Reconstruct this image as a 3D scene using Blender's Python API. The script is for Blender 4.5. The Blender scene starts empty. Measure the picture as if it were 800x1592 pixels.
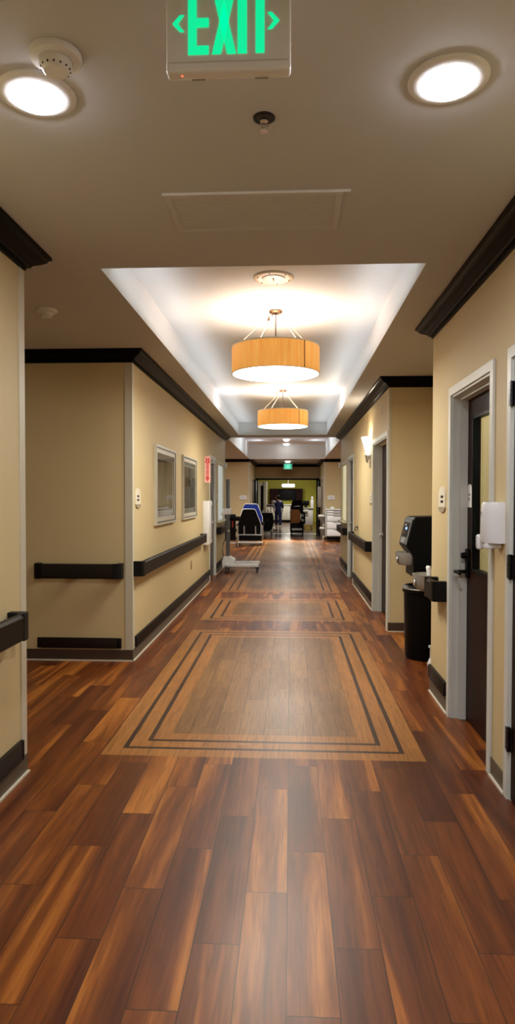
import bpy, bmesh, math, random
from math import pi, sin, cos, radians
from mathutils import Vector, Matrix
random.seed(7)
COL = bpy.context.scene.collection
XL, XR, H = -1.385, 1.05, 2.72          # hall side walls, soffit height
# ------------------------------------------------------------------ materials
def nt(name):
    m = bpy.data.materials.new(name); m.use_nodes = True
    t = m.node_tree; t.nodes.clear()
    o = t.nodes.new('ShaderNodeOutputMaterial'); b = t.nodes.new('ShaderNodeBsdfPrincipled')
    t.links.new(b.outputs[0], o.inputs[0])
    return m, t, b
def mat(name, c, rough=.5, metal=0, bump=0, scale=60, vary=0, stretch=(1,1,1), emis=None, es=0, coat=0, spec=.5, trans=0):
    m, t, b = nt(name)
    b.inputs['Base Color'].default_value = (*c, 1); b.inputs['Roughness'].default_value = rough
    b.inputs['Metallic'].default_value = metal; b.inputs['Coat Weight'].default_value = coat
    b.inputs['Specular IOR Level'].default_value = spec
    b.inputs['Transmission Weight'].default_value = trans
    if emis: b.inputs['Emission Color'].default_value = (*emis, 1); b.inputs['Emission Strength'].default_value = es
    tc = t.nodes.new('ShaderNodeTexCoord'); mp = t.nodes.new('ShaderNodeMapping'); mp.inputs['Scale'].default_value = stretch
    n = t.nodes.new('ShaderNodeTexNoise'); n.inputs['Scale'].default_value = scale; n.inputs['Detail'].default_value = 3
    t.links.new(tc.outputs['Object'], mp.inputs[0]); t.links.new(mp.outputs[0], n.inputs[0])
    if vary:
        r = t.nodes.new('ShaderNodeMapRange'); r.inputs[3].default_value = 1 - vary; r.inputs[4].default_value = 1 + vary
        mx = t.nodes.new('ShaderNodeMix'); mx.data_type = 'RGBA'; mx.blend_type = 'MULTIPLY'; mx.inputs[0].default_value = 1
        mx.inputs[6].default_value = (*c, 1)
        t.links.new(n.outputs[0], r.inputs[0]); t.links.new(r.outputs[0], mx.inputs[7]); t.links.new(mx.outputs[2], b.inputs['Base Color'])
    if bump:
        bp = t.nodes.new('ShaderNodeBump'); bp.inputs['Strength'].default_value = bump; bp.inputs['Distance'].default_value = .002
        t.links.new(n.outputs[0], bp.inputs['Height']); t.links.new(bp.outputs[0], b.inputs['Normal'])
    return m
M = {}
M['wall'] = mat('wall_vinyl', (.60,.48,.26), .62, bump=.25, scale=180, vary=.04)
M['tray'] = mat('white_ceiling_paint', (.79,.84,.87), .8, bump=.1, scale=150, vary=.02)
M['soffit'] = mat('shaded_ceiling_paint', (.555,.56,.57), .8, bump=.15, scale=150, vary=.03)  # off-white paint with the soffit's poor light put into its colour
M['crown'] = mat('espresso_wood', (.005,.0038,.0035), .30, vary=.5, scale=12, stretch=(8,1,8), spec=.05)
M['rail'] = mat('dark_rail_vinyl', (.016,.011,.0075), .45, bump=.3, scale=250, vary=.2, spec=.08)
M['railend'] = mat('black_rail_cap', (.004,.0035,.0035), .5, vary=.1, spec=.2)
M['base'] = mat('taupe_rubber_base', (.105,.078,.045), .5, vary=.1)
M['basebrown'] = mat('brown_rubber_base', (.055,.032,.020), .5, vary=.1)
M['toe_glint'] = mat('painted_toe_glint', (.62,.56,.45), .5, vary=.05)  # pale colour standing in for the reflection along the base toe
M['guard'] = mat('cream_corner_vinyl', (.56,.52,.40), .5, vary=.03)
M['frame'] = mat('painted_steel_frame', (.62,.64,.60), .4, vary=.03, scale=8)
M['door'] = mat('dark_walnut_door', (.022,.0075,.004), .4, vary=.5, scale=5, stretch=(10,10,.6), spec=.05)
M['greydoor'] = mat('brown_metal_door', (.060,.044,.033), .35, vary=.15, scale=4, spec=.22)
M['black'] = mat('black_plastic', (.003,.003,.0035), .4, vary=.1, spec=.10)
M['screen'] = mat('dark_screen', (.003,.003,.004), .3, vary=.1, spec=.08)
M['blackmat'] = mat('black_fabric', (.004,.004,.0045), .8, bump=.5, vary=.2, spec=.15)
M['steel'] = mat('brushed_steel', (.62,.62,.60), .32, metal=.75, vary=.1, scale=30, stretch=(1,1,20))
M['chrome'] = mat('chrome', (.75,.75,.76), .12, metal=1, vary=.02)
M['iron'] = mat('dark_hinge_metal', (.05,.05,.055), .3, metal=.9, vary=.2)
M['white'] = mat('white_plastic', (.78,.79,.80), .35, vary=.02)
M['cream'] = mat('cream_plastic', (.74,.69,.56), .45, vary=.03)
M['tan'] = mat('tan_plastic', (.36,.29,.20), .5, vary=.05)
M['grey'] = mat('grey_plastic', (.30,.30,.29), .45, vary=.05)
M['taupe'] = mat('taupe_bin_plastic', (.095,.085,.068), .5, vary=.06)
M['bowl'] = mat('satin_steel_bowl', (.34,.335,.31), .38, metal=.35, vary=.06)
M['ltgrey'] = mat('light_grey_paint', (.55,.55,.52), .4, vary=.04)
M['dkgrey'] = mat('dark_grey_paint', (.11,.11,.11), .4, vary=.06)
M['blue'] = mat('blue_vinyl', (.015,.045,.36), .45, vary=.15)
M['navy'] = mat('navy_scrubs', (.006,.010,.070), .8, bump=.4, vary=.25, scale=20)
M['red'] = mat('red_print', (.62,.03,.03), .5, vary=.1)
M['pink'] = mat('pale_red_print', (.80,.45,.38), .5, vary=.05)
M['green'] = mat('lime_wall_paint', (.42,.40,.04), .7, vary=.05)
M['darkcab'] = mat('dark_brown_cabinet', (.022,.008,.006), .6, vary=.3, scale=5, stretch=(6,6,.6), spec=.05)
M['brown'] = mat('brown_canvas', (.30,.115,.030), .8, bump=.5, vary=.25, scale=25)
M['skin'] = mat('skin', (.45,.26,.18), .5, vary=.05)
M['hair'] = mat('dark_hair', (.010,.007,.006), .7, spec=.1, vary=.3, stretch=(1,1,.2))
M['rubber'] = mat('black_rubber', (.012,.012,.012), .7, vary=.1)
M['liner'] = mat('white_liner', (.75,.75,.73), .5, bump=.6, scale=12)
M['bronze'] = mat('dark_bronze', (.12,.08,.05), .3, metal=.9, vary=.1)
M['wire'] = mat('white_cable', (.70,.66,.55), .4, vary=.02)
M['picframe'] = mat('silver_picture_frame', (.58,.55,.46), .35, metal=.2, vary=.08)
M['picdark'] = mat('dark_frame_line', (.06,.045,.035), .4, vary=.1)
M['mount'] = mat('ivory_picture_mount', (.66,.64,.54), .6, vary=.02)
M['sill'] = mat('cream_sill', (.68,.63,.47), .4, vary=.02)
M['darkfloor'] = None
def emi(name, c, s, vary=0):
    m, t, b = nt(name); b.inputs['Base Color'].default_value = (*[min(1,x) for x in c], 1)
    b.inputs['Emission Color'].default_value = (*c, 1); b.inputs['Emission Strength'].default_value = s
    return m
M['lampcool'] = emi('downlight_diffuser', (.98,.95,1), 45)
M['lampwarm'] = emi('pendant_diffuser', (1,.93,.80), 6)
M['lampfar'] = emi('recessed_lamp', (1,.97,.92), 14)
M['exitgreen'] = emi('exit_green', (0,.72,.30), 1.0)
M['redled'] = emi('red_indicator', (1,.08,.03), 4)
M['blueled'] = emi('blue_indicator', (.25,.45,1), 2.0)
M['sconce'] = emi('sconce_glass', (1,.93,.82), 5)
M['winpane'] = mat('frosted_pane', (.70,.76,.76), .35, vary=.02, emis=(.62,.72,.72), es=.42)
M['winpaney'] = mat('frosted_pane_warm', (.80,.78,.60), .35, vary=.02, emis=(.85,.80,.50), es=.5)
# glass
m, t, b = nt('clear_glass'); b.inputs['Transmission Weight'].default_value = 1; b.inputs['Roughness'].default_value = .02; b.inputs['IOR'].default_value = 1.1
n = t.nodes.new('ShaderNodeTexNoise'); M['glass'] = m
# lit drum shade: warm wood-veneer grain, glow of the lamps inside put in as emission
m, t, b = nt('wood_veneer_shade')
tc = t.nodes.new('ShaderNodeTexCoord'); mp = t.nodes.new('ShaderNodeMapping'); mp.inputs['Scale'].default_value = (40,40,1.5)
n = t.nodes.new('ShaderNodeTexNoise'); n.inputs['Scale'].default_value = 3; n.inputs['Detail'].default_value = 4
cr = t.nodes.new('ShaderNodeValToRGB'); cr.color_ramp.elements[0].position = .3; cr.color_ramp.elements[1].position = .7
cr.color_ramp.elements[0].color = (.70,.28,.045,1); cr.color_ramp.elements[1].color = (.90,.44,.10,1)
t.links.new(tc.outputs['Object'], mp.inputs[0]); t.links.new(mp.outputs[0], n.inputs[0]); t.links.new(n.outputs[0], cr.inputs[0])
t.links.new(cr.outputs[0], b.inputs['Base Color']); t.links.new(cr.outputs[0], b.inputs['Emission Color']); b.inputs['Emission Strength'].default_value = .62
b.inputs['Roughness'].default_value = .5
M['shade'] = m
# picture prints
def art(name, cols, sc, st):
    m, t, b = nt(name)
    tc = t.nodes.new('ShaderNodeTexCoord'); mp = t.nodes.new('ShaderNodeMapping'); mp.inputs['Scale'].default_value = st
    n = t.nodes.new('ShaderNodeTexNoise'); n.inputs['Scale'].default_value = sc; n.inputs['Detail'].default_value = 4
    cr = t.nodes.new('ShaderNodeValToRGB'); e = cr.color_ramp.elements
    e[0].position = .35; e[1].position = .65; e[0].color = (*cols[0],1); e[1].color = (*cols[1],1)
    t.links.new(tc.outputs['Object'], mp.inputs[0]); t.links.new(mp.outputs[0], n.inputs[0]); t.links.new(n.outputs[0], cr.inputs[0])
    t.links.new(cr.outputs[0], b.inputs['Base Color']); b.inputs['Roughness'].default_value = .12
    return m
M['art1'] = art('pale_landscape_print', ((.27,.27,.19),(.50,.50,.38)), 2, (4,5,1.2))
M['art2'] = art('dim_figure_print', ((.19,.19,.15),(.44,.44,.35)), 2, (4,5,1.0))
M['artdark'] = mat('print_dark_wash', (.09,.085,.055), .2, vary=.3, scale=8)
M['artlight'] = mat('print_pale_wash', (.42,.42,.32), .2, vary=.1, scale=8)

# plank floor
def floor_mat(name, dark=False):
    m, t, b = nt(name); N = t.nodes; L = t.links
    def mth(op, a, c=None, d=None, clamp=False):
        x = N.new('ShaderNodeMath'); x.operation = op; x.use_clamp = clamp
        for i, v in enumerate((a, c, d)):
            if v is None: continue
            if isinstance(v, (int, float)): x.inputs[i].default_value = v
            else: L.new(v, x.inputs[i])
        return x.outputs[0]
    g = N.new('ShaderNodeNewGeometry'); s = N.new('ShaderNodeSeparateXYZ'); L.new(g.outputs['Position'], s.inputs[0])
    X, Y = s.outputs[0], s.outputs[1]
    PW, PL = .152, .84
    u = mth('DIVIDE', mth('ADD', X, .008), PW); iu = mth('FLOOR', u); fu = mth('FRACT', u)
    v = mth('DIVIDE', mth('SUBTRACT', mth('SUBTRACT', Y, 1.773), mth('MULTIPLY', iu, .28)), PL); iv = mth('FLOOR', v); fv = mth('FRACT', v)
    du = mth('MULTIPLY', mth('MINIMUM', fu, mth('SUBTRACT', 1, fu)), PW)
    dv = mth('MULTIPLY', mth('MINIMUM', fv, mth('SUBTRACT', 1, fv)), PL)
    seam = mth('LESS_THAN', mth('MINIMUM', du, dv), .0016)
    # --- inlaid borders (rectangles between dark strips)
    def inrect(x0, x1, y0, y1):
        a = mth('MULTIPLY', mth('GREATER_THAN', X, x0), mth('LESS_THAN', X, x1))
        c = mth('MULTIPLY', mth('GREATER_THAN', Y, y0), mth('LESS_THAN', Y, y1))
        return mth('MULTIPLY', a, c)
    bord = strip = field = None; miter = None
    for (ya, yb) in ((3.65,6.86), (7.63,9.06), (9.88,12.85), (13.92,21.2)):
        x0, x1 = -.962, .648
        r = [inrect(x0 - d, x1 + d, ya - d, yb + d) for d in (.10, 0, -.028, -.118, -.146, -.245)]
        st = mth('ADD', mth('SUBTRACT', r[1], r[2]), mth('SUBTRACT', r[3], r[4]))
        bo = mth('SUBTRACT', mth('SUBTRACT', r[0], r[5]), st)
        strip = st if strip is None else mth('ADD', strip, st)
        bord = bo if bord is None else mth('ADD', bord, bo)
        field = r[5] if field is None else mth('ADD', field, r[5])
    # --- per plank randoms; every plank keeps its own patch of grain
    cmb = N.new('ShaderNodeCombineXYZ'); L.new(iu, cmb.inputs[0]); L.new(iv, cmb.inputs[1])
    wn = N.new('ShaderNodeTexWhiteNoise'); wn.noise_dimensions = '3D'; L.new(cmb.outputs[0], wn.inputs['Vector'])
    rnd = wn.outputs['Value']; rs = N.new('ShaderNodeSeparateColor'); L.new(wn.outputs['Color'], rs.inputs[0])
    gv = N.new('ShaderNodeCombineXYZ')
    L.new(mth('MULTIPLY', X, 1), gv.inputs[0]); L.new(mth('MULTIPLY', Y, .06), gv.inputs[1]); L.new(mth('MULTIPLY', rnd, 37), gv.inputs[2])
    def noise(vec, sc, det=4, dist=0):
        n = N.new('ShaderNodeTexNoise'); n.inputs['Scale'].default_value = sc; n.inputs['Detail'].default_value = det; n.inputs['Distortion'].default_value = dist
        L.new(vec, n.inputs['Vector']); return n.outputs[0]
    n1 = noise(gv.outputs[0], 6.5, 3, 1.1)      # broad heartwood / sapwood bands
    n2 = noise(gv.outputs[0], 90, 4, .3)     # fine grain
    n3 = noise(gv.outputs[0], 34, 3, 1.5)
    bandv = mth('ADD', mth('MULTIPLY', n1, 1.0), mth('MULTIPLY', mth('SUBTRACT', rs.outputs[0], .5), .13))
    def ramp(v, stops):
        c = N.new('ShaderNodeValToRGB'); e = c.color_ramp.elements
        while len(e) < len(stops): e.new(.5)
        for q, (p, k) in zip(e, stops): q.position = p; q.color = (*k, 1)
        L.new(v, c.inputs[0]); return c.outputs[0]
    base = ramp(bandv, [(.30,(.070,.0135,.0022)), (.44,(.125,.030,.0045)), (.55,(.185,.050,.0070)), (.62,(.31,.098,.014)), (.72,(.43,.155,.024))])
    def mix(fac, a, c, bt='MIX'):
        x = N.new('ShaderNodeMix'); x.data_type = 'RGBA'; x.blend_type = bt
        if isinstance(fac, (int, float)): x.inputs[0].default_value = fac
        else: L.new(fac, x.inputs[0])
        for i, q in ((6, a), (7, c)):
            if isinstance(q, tuple): x.inputs[i].default_value = (*q, 1)
            else: L.new(q, x.inputs[i])
        return x.outputs[2]
    grain = ramp(mth('ADD', mth('MULTIPLY', n2, .6), mth('MULTIPLY', n3, .4)), [(.30,(.55,.5,.48)), (.5,(.95,.95,.95)), (.7,(1.25,1.22,1.2))])
    c0 = mix(1, base, grain, 'MULTIPLY')
    fieldc = mix(1, ramp(bandv, [(.30,(.150,.066,.0190)), (.5,(.200,.094,.028)), (.70,(.26,.128,.040))]), grain, 'MULTIPLY')
    c1 = mix(field, c0, fieldc)
    bc = mix(1, ramp(n1, [(.3,(.29,.115,.026)), (.7,(.39,.165,.040))]), grain, 'MULTIPLY')
    c2 = mix(bord, c1, bc)
    seam2 = mth('MULTIPLY', seam, mth('SUBTRACT', 1, bord))
    c3 = mix(mth('MULTIPLY', seam2, .85), c2, (.012,.005,.002))
    c4 = mix(strip, c3, mix(1, (.035,.012,.006), grain, 'MULTIPLY'))
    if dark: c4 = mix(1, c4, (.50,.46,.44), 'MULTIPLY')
    L.new(c4, b.inputs['Base Color'])
    wv = N.new('ShaderNodeCombineXYZ'); L.new(X, wv.inputs[0]); L.new(mth('MULTIPLY', Y, .5), wv.inputs[1]); wv.inputs[2].default_value = 3.37
    wear = noise(wv.outputs[0], 1.9, 2)
    ro = N.new('ShaderNodeMapRange'); ro.inputs[1].default_value = .3; ro.inputs[2].default_value = .7
    ro.inputs[3].default_value = .32 if not dark else .14; ro.inputs[4].default_value = .42 if not dark else .24; L.new(wear, ro.inputs[0])
    L.new(ro.outputs[0], b.inputs['Roughness'])
    b.inputs['Specular IOR Level'].default_value = .40 if not dark else .28
    hgt = mth('MULTIPLY', seam2, -1)
    bp = N.new('ShaderNodeBump'); bp.inputs['Strength'].default_value = .25; bp.inputs['Distance'].default_value = .0015
    L.new(hgt, bp.inputs['Height']); L.new(bp.outputs[0], b.inputs['Normal'])
    return m
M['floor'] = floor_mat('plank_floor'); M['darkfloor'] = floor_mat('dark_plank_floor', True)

# ------------------------------------------------------------------ mesh builder
class MB:
    def __init__(s): s.bm = bmesh.new(); s.slots = []
    def _fin(s, fs, mi):
        for f in fs: f.material_index = mi
    def box(s, x0, x1, y0, y1, z0, z1, bev=0, mi=0, seg=2, rot=None, about=None):
        g = bmesh.ops.create_cube(s.bm, size=1); vs = g['verts']
        sx, sy, sz = x1-x0, y1-y0, z1-z0; c = Vector(((x0+x1)/2, (y0+y1)/2, (z0+z1)/2))
        for v in vs: v.co = Vector((v.co.x*sx, v.co.y*sy, v.co.z*sz)) + c
        es = {e for v in vs for e in v.link_edges}; fs = {f for v in vs for f in v.link_faces}
        if bev > 0:
            r = bmesh.ops.bevel(s.bm, geom=list(es), offset=min(bev, .49*min(abs(sx),abs(sy),abs(sz))), segments=seg, profile=.5, affect='EDGES')
            fs = set(r['faces']) | {f for v in r['verts'] for f in v.link_faces}
            vs = list({v for f in fs for v in f.verts})
        s._fin(fs, mi)
        if rot is not None:
            bmesh.ops.rotate(s.bm, verts=vs, cent=Vector(about) if about else c, matrix=rot)
        return s
    def prism(s, pts, axis, a0, a1, mi=0):
        """pts: 2D outline, extruded along axis ('x': pts=(y,z); 'y': pts=(x,z); 'z': pts=(x,y))"""
        def P(p, a): return {'x':(a,p[0],p[1]), 'y':(p[0],a,p[1]), 'z':(p[0],p[1],a)}[axis]
        A = [s.bm.verts.new(P(p, a0)) for p in pts]; B = [s.bm.verts.new(P(p, a1)) for p in pts]
        fs = [s.bm.faces.new(A), s.bm.faces.new(B[::-1])]
        n = len(pts)
        for i in range(n): fs.append(s.bm.faces.new((A[i], B[i], B[(i+1)%n], A[(i+1)%n])))
        s._fin(fs, mi); return s
    def loft(s, rings, mi=0, close=True, cap=True):
        R = [[s.bm.verts.new(p) for p in r] for r in rings]; n = len(R[0]); fs = []
        for a, b in zip(R, R[1:]):
            for i in range(n if close else n-1): fs.append(s.bm.faces.new((a[i], a[(i+1)%n], b[(i+1)%n], b[i])))
        if cap: fs += [s.bm.faces.new(R[0][::-1]), s.bm.faces.new(R[-1])]
        s._fin(fs, mi); return s
    def lathe(s, prof, c, axis='z', seg=32, mi=0, a0=0, a1=2*pi):
        """prof: list of (r, h)"""
        full = abs(a1-a0-2*pi) < 1e-6; k = seg if full else seg+1; R = []
        for r, h in prof:
            ring = []
            for i in range(k):
                a = a0 + (a1-a0)*i/seg; p = (r*cos(a), r*sin(a), h)
                if axis == 'x': p = (h, p[0], p[1])
                if axis == 'y': p = (p[0], h, p[1])
                ring.append((c[0]+p[0], c[1]+p[1], c[2]+p[2]))
            R.append(ring)
        V = []
        for (r, h), ring in zip(prof, R):
            if r < 1e-6: v = s.bm.verts.new(ring[0]); V.append([v]*k)
            else: V.append([s.bm.verts.new(p) for p in ring])
        fs = []
        for a, b in zip(V, V[1:]):
            for i in range(seg if full else seg):
                j = (i+1) % k
                q = []
                for v in (a[i], a[j], b[j], b[i]):
                    if v not in q: q.append(v)
                if len(q) > 2:
                    try: fs.append(s.bm.faces.new(q))
                    except ValueError: pass
        s._fin(fs, mi); return s
    def tube(s, pts, r, seg=8, mi=0):
        pts = [Vector(p) for p in pts]; rings = []
        rr = r if isinstance(r, (list, tuple)) else [r]*len(pts)
        for i, p in enumerate(pts):
            d = (pts[min(i+1, len(pts)-1)] - pts[max(i-1, 0)]).normalized()
            up = Vector((0,0,1)) if abs(d.z) < .95 else Vector((1,0,0))
            u = d.cross(up).normalized(); w = d.cross(u).normalized()
            rings.append([tuple(p + (u*cos(2*pi*k/seg) + w*sin(2*pi*k/seg))*rr[i]) for k in range(seg)])
        return s.loft(rings, mi)
    def ball(s, c, r, sc=(1,1,1), mi=0, u=16, v=10):
        g = bmesh.ops.create_uvsphere(s.bm, u_segments=u, v_segments=v, radius=r)
        for q in g['verts']: q.co = Vector((q.co.x*sc[0]+c[0], q.co.y*sc[1]+c[1], q.co.z*sc[2]+c[2]))
        s._fin({f for q in g['verts'] for f in q.link_faces}, mi); return s
    def build(s, name, mats, parent=None, smooth=True, recalc=True, ang=35):
        if not isinstance(mats, (list, tuple)): mats = [mats]
        if recalc: bmesh.ops.recalc_face_normals(s.bm, faces=s.bm.faces)
        me = bpy.data.meshes.new(name); s.bm.to_mesh(me); s.bm.free()
        for q in mats: me.materials.append(M[q] if isinstance(q, str) else q)
        if smooth:
            for p in me.polygons: p.use_smooth = True
            me.set_sharp_from_angle(angle=radians(ang))
        o = bpy.data.objects.new(name, me); COL.objects.link(o)
        if parent:
            o.parent = parent
            # geometry is written in world space: undo the parents' (translation only) placement
            off = Vector((0,0,0)); q = parent
            while q: off += q.location; q = q.parent
            for v in me.vertices: v.co -= off
        return o
def struct(o, label=None):
    o['kind'] = 'structure'
    if label: o['label'] = label
    return o
def tag(o, label, cat, group=None, kind=None):
    o['label'] = label; o['category'] = cat
    if group: o['group'] = group
    if kind: o['kind'] = kind
    return o
def thing(name, loc, label, cat, group=None):
    o = bpy.data.objects.new(name, None); COL.objects.link(o); o.location = loc; o.empty_display_size = .1
    return tag(o, label, cat, group)
def dup(root, loc, label=None):
    r = root.copy(); COL.objects.link(r); r.location = loc
    if label: r['label'] = label
    for ch in list(root.children):
        c = ch.copy(); COL.objects.link(c); c.parent = r
        for g in ch.children:
            d = g.copy(); COL.objects.link(d); d.parent = c
    return r
def B(*a, **k): return MB().box(*a, **k)

# ------------------------------------------------------------------ SHELL
struct(B(-4.6, 4.2, -4, 21.75, -.12, 0).build('floor', 'floor', smooth=False), 'reddish brown wood plank floor with dark inlaid borders')
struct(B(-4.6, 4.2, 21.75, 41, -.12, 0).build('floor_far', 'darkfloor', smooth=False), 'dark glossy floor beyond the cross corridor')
TX0, TX1, TY0, TY1, TZ = -1.06, .732, 3.58, 13.28, 2.965
UX0, UX1, UY0, UY1, UZ = -1.372, 1.105, 13.85, 21.68, 3.20
c = MB(); T = .001
def slab(x0, x1, y0, y1, z0=H, z1=3.4, mi=0):
    c.box(x0, x1, y0, y1, z0, z1, mi=mi)
slab(-4.6, 4.2, -4, TY0); slab(-4.6, TX0, TY0, TY1); slab(TX1, 4.2, TY0, TY1); slab(-4.6, 4.2, TY1, UY0)
slab(-4.6, UX0, UY0, UY1); slab(UX1, 4.2, UY0, UY1); slab(-4.6, 4.2, UY1, 41)
ce = c.build('ceiling', ['soffit', 'tray'], smooth=False)
# faces standing inside the trays carry the trays' white paint
for p in ce.data.polygons:
    cc = p.center; n = p.normal
    if abs(n.z) < .1 and TY0-.01 <= cc.y <= UY1+.01 and TX0-.5 < cc.x < TX1+.5: p.material_index = 1
struct(ce, 'low off-white ceiling soffit, darkened in its colour')
c = MB(); c.box(TX0, TX1, TY0, TY1, TZ, 3.4); struct(c.build('ceiling_tray', 'tray', smooth=False), 'white raised tray ceiling over the hall')
c = MB(); c.box(UX0, UX1, UY0, UY1, UZ, 3.4); struct(c.build('ceiling_tray_far', 'tray', smooth=False), 'white raised tray ceiling over the cross corridor')

def wallx(name, x, xo, y0, y1, ops=(), m='wall', label=None, z1=H):
    """wall with its visible face at x, body towards xo, openings (ya,yb,za,zb)"""
    b_ = MB(); xa, xb = min(x, xo), max(x, xo); y = y0
    for (ya, yb, za, zb) in sorted(ops):
        if ya > y: b_.box(xa, xb, y, ya, 0, z1)
        if za > 0: b_.box(xa, xb, ya, yb, 0, za)
        b_.box(xa, xb, ya, yb, zb, z1); y = yb
    if y1 > y: b_.box(xa, xb, y, y1, 0, z1)
    return struct(b_.build(name, m, smooth=False), label)
def wally(name, y, yo, x0, x1, m='wall', label=None, z0=0, z1=H):
    return struct(B(x0, x1, min(y,yo), max(y,yo), z0, z1).build(name, m, smooth=False), label)
LY0, LY1, LEND = 3.305, 5.60, 13.62       # left corner, far left corner, end of left wall
RY0, RY1, REND = 4.86, 6.99, 13.55
wallx('wall_left_near', XL, XL-.15, -4, LY0, label='beige wall at the near left')
wally('wall_left_return_near', LY0-.15, LY0, -4.5, XL-.15)
wallx('wall_left', XL, XL-.2, LY1+.15, LEND, [(11.03,11.88,0,2.115), (12.26,13.40,.985,2.09)], label='beige left hall wall with pictures')
wally('wall_left_recess', LY1, LY1+.15, -4.5, XL, label='beige wall facing the camera at the left cross corridor')
wally('wall_left_return_far', LEND-.15, LEND, -4.5, XL-.2)
wallx('wall_far_left', -4.5, -4.65, -4, 22)
wallx('wall_right_near', XR, XR+.15, -4, RY0, [(2.20,3.125,0,2.11), (3.45,4.28,0,2.11)], label='beige wall at the near right with two doors')
wally('wall_right_alcove_near', RY0-.15, RY0, XR+.15, 1.62)
wallx('wall_right_alcove', 1.62, 1.77, RY0-.15, RY1+.15)
wally('wall_right_alcove_far', RY1, RY1+.15, XR, 1.62, label='beige wall facing the camera beside the drinking fountain')
wallx('wall_right', XR, XR+.2, RY1+.15, REND, [(7.08,8.25,0,2.115), (10.85,11.80,0,2.115), (12.15,13.33,.985,2.09)], label='beige right hall wall with doors')
wally('wall_right_return_far', REND-.15, REND, XR+.2, 4.1)
wallx('wall_far_right', 4.1, 4.25, REND-.2, 22)
wally('wall_back', -4, -4.15, -4.6, 4.2)
wally('wall_cross_left', 21.75, 21.9, -4.5, -1.365, label='beige wall left of the far doorway')
wally('wall_cross_right', 21.75, 21.9, 1.115, 4.1, label='beige wall right of the far doorway')
wallx('wall_far_corridor_left', -1.365, -1.5, 21.9, 25.3, label='left wall of the short far corridor')
wallx('wall_far_corridor_right', 1.115, 1.25, 21.9, 25.3)
wally('wall_header', 25.3, 25.5, -1.5, 1.25, z0=2.17, label='beige header above the dark framed opening')
# room behind the opening
wally('wall_room', 38, 38.2, -3.2, 3.2, m='green', label='lime green wall of the room beyond')
wallx('wall_room_left', -3.1, -3.3, 25.5, 38); wallx('wall_room_right', 3.1, 3.3, 25.5, 38)
wally('wall_room_front_left', 25.3, 25.5, -3.3, -1.5); wally('wall_room_front_right', 25.3, 25.5, 1.25, 3.3)

# crown moulding: profile (d from wall, z)
CP = [(0,H), (.112,H), (.112,H-.016), (.100,H-.020), (.092,H-.034), (.070,H-.050), (.046,H-.062), (.034,H-.070), (.030,H-.080), (.012,H-.084), (.012,H-.098), (0,H-.100)]
tn = [0]
def crown(path, inside, close=False, label=None):
    """path: points on the wall line (x,y); inside: offset side sign; mitred corners"""
    P = [Vector((*p, 0)) for p in path]; rings = []
    for i, p in enumerate(P):
        d0 = (p - P[i-1]).normalized() if i else None; d1 = (P[i+1] - p).normalized() if i < len(P)-1 else None
        n = [Vector((-d.y, d.x, 0))*inside for d in (d0, d1) if d is not None]
        m_ = n[0] if len(n) == 1 else (n[0]+n[1]) / (1 + n[0].dot(n[1]))
        rings.append([(p.x + m_.x*d, p.y + m_.y*d, z) for d, z in CP])
    tn[0] += 1
    o = MB().loft(rings).build('trim_%d' % tn[0], 'crown'); return struct(o, label or 'dark crown moulding')
crown([(XL,-4), (XL,LY0), (-4.5,LY0)], -1, label='black crown moulding at the near left')
crown([(-4.5,LY1), (XL,LY1), (XL,LEND), (-4.5,LEND)], -1, label='dark crown moulding along the left hall wall')
crown([(XR,-4), (XR,RY0), (1.62,RY0), (1.62,RY1), (XR,RY1), (XR,REND), (4.1,REND)], 1, label='dark crown moulding along the right walls')
crown([(-4.5,21.75), (-1.365,21.75)], -1); crown([(1.115,21.75), (4.1,21.75)], -1)
crown([(-1.365,21.92), (-1.365,25.3), (1.115,25.3), (1.115,21.92)], -1)
# baseboards
def baseb(side, x0, x1, y0, y1, m='base', nx=0, ny=0):
    b_ = MB(); b_.box(x0, x1, y0, y1, 0, .098, mi=0)
    e = .012  # thin strip at the floor paints in the toe's reflection
    if nx: xx = x1 if nx > 0 else x0; b_.box(min(xx, xx+nx*e), max(xx, xx+nx*e), y0, y1, 0, .010, mi=1)
    if ny: yy = y1 if ny > 0 else y0; b_.box(x0, x1, min(yy, yy+ny*e), max(yy, yy+ny*e), 0, .010, mi=1)
    return struct(b_.build('baseboard_'+side, [m, 'toe_glint'], smooth=False), 'rubber baseboard')
baseb('left_near', XL, XL+.006, -4, LY0+.006, nx=1)
baseb('left', XL, XL+.006, LY1-.006, 10.975, nx=1); baseb('left_far', XL, XL+.006, 11.94, LEND, nx=1)
baseb('left_recess', -4.5, XL, LY1-.006, LY1, 'basebrown', ny=-1)
baseb('right_near', XR-.006, XR, 3.175, 3.395, nx=-1); baseb('right_corner', XR-.006, XR, 4.335, RY0+.006, nx=-1)
baseb('right_alcove', XR, 1.62, RY1-.006, RY1, 'basebrown', ny=-1); baseb('right_alcove_back', 1.614, 1.62, RY0, RY1, 'basebrown')
baseb('right', XR-.006, XR, 8.305, 10.795, nx=-1); baseb('right_far', XR-.006, XR, 11.855, REND, nx=-1)
baseb('cross_left', -4.5, -1.365, 21.744, 21.75, 'basebrown'); baseb('cross_right', 1.115, 4.1, 21.744, 21.75, 'basebrown')

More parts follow.
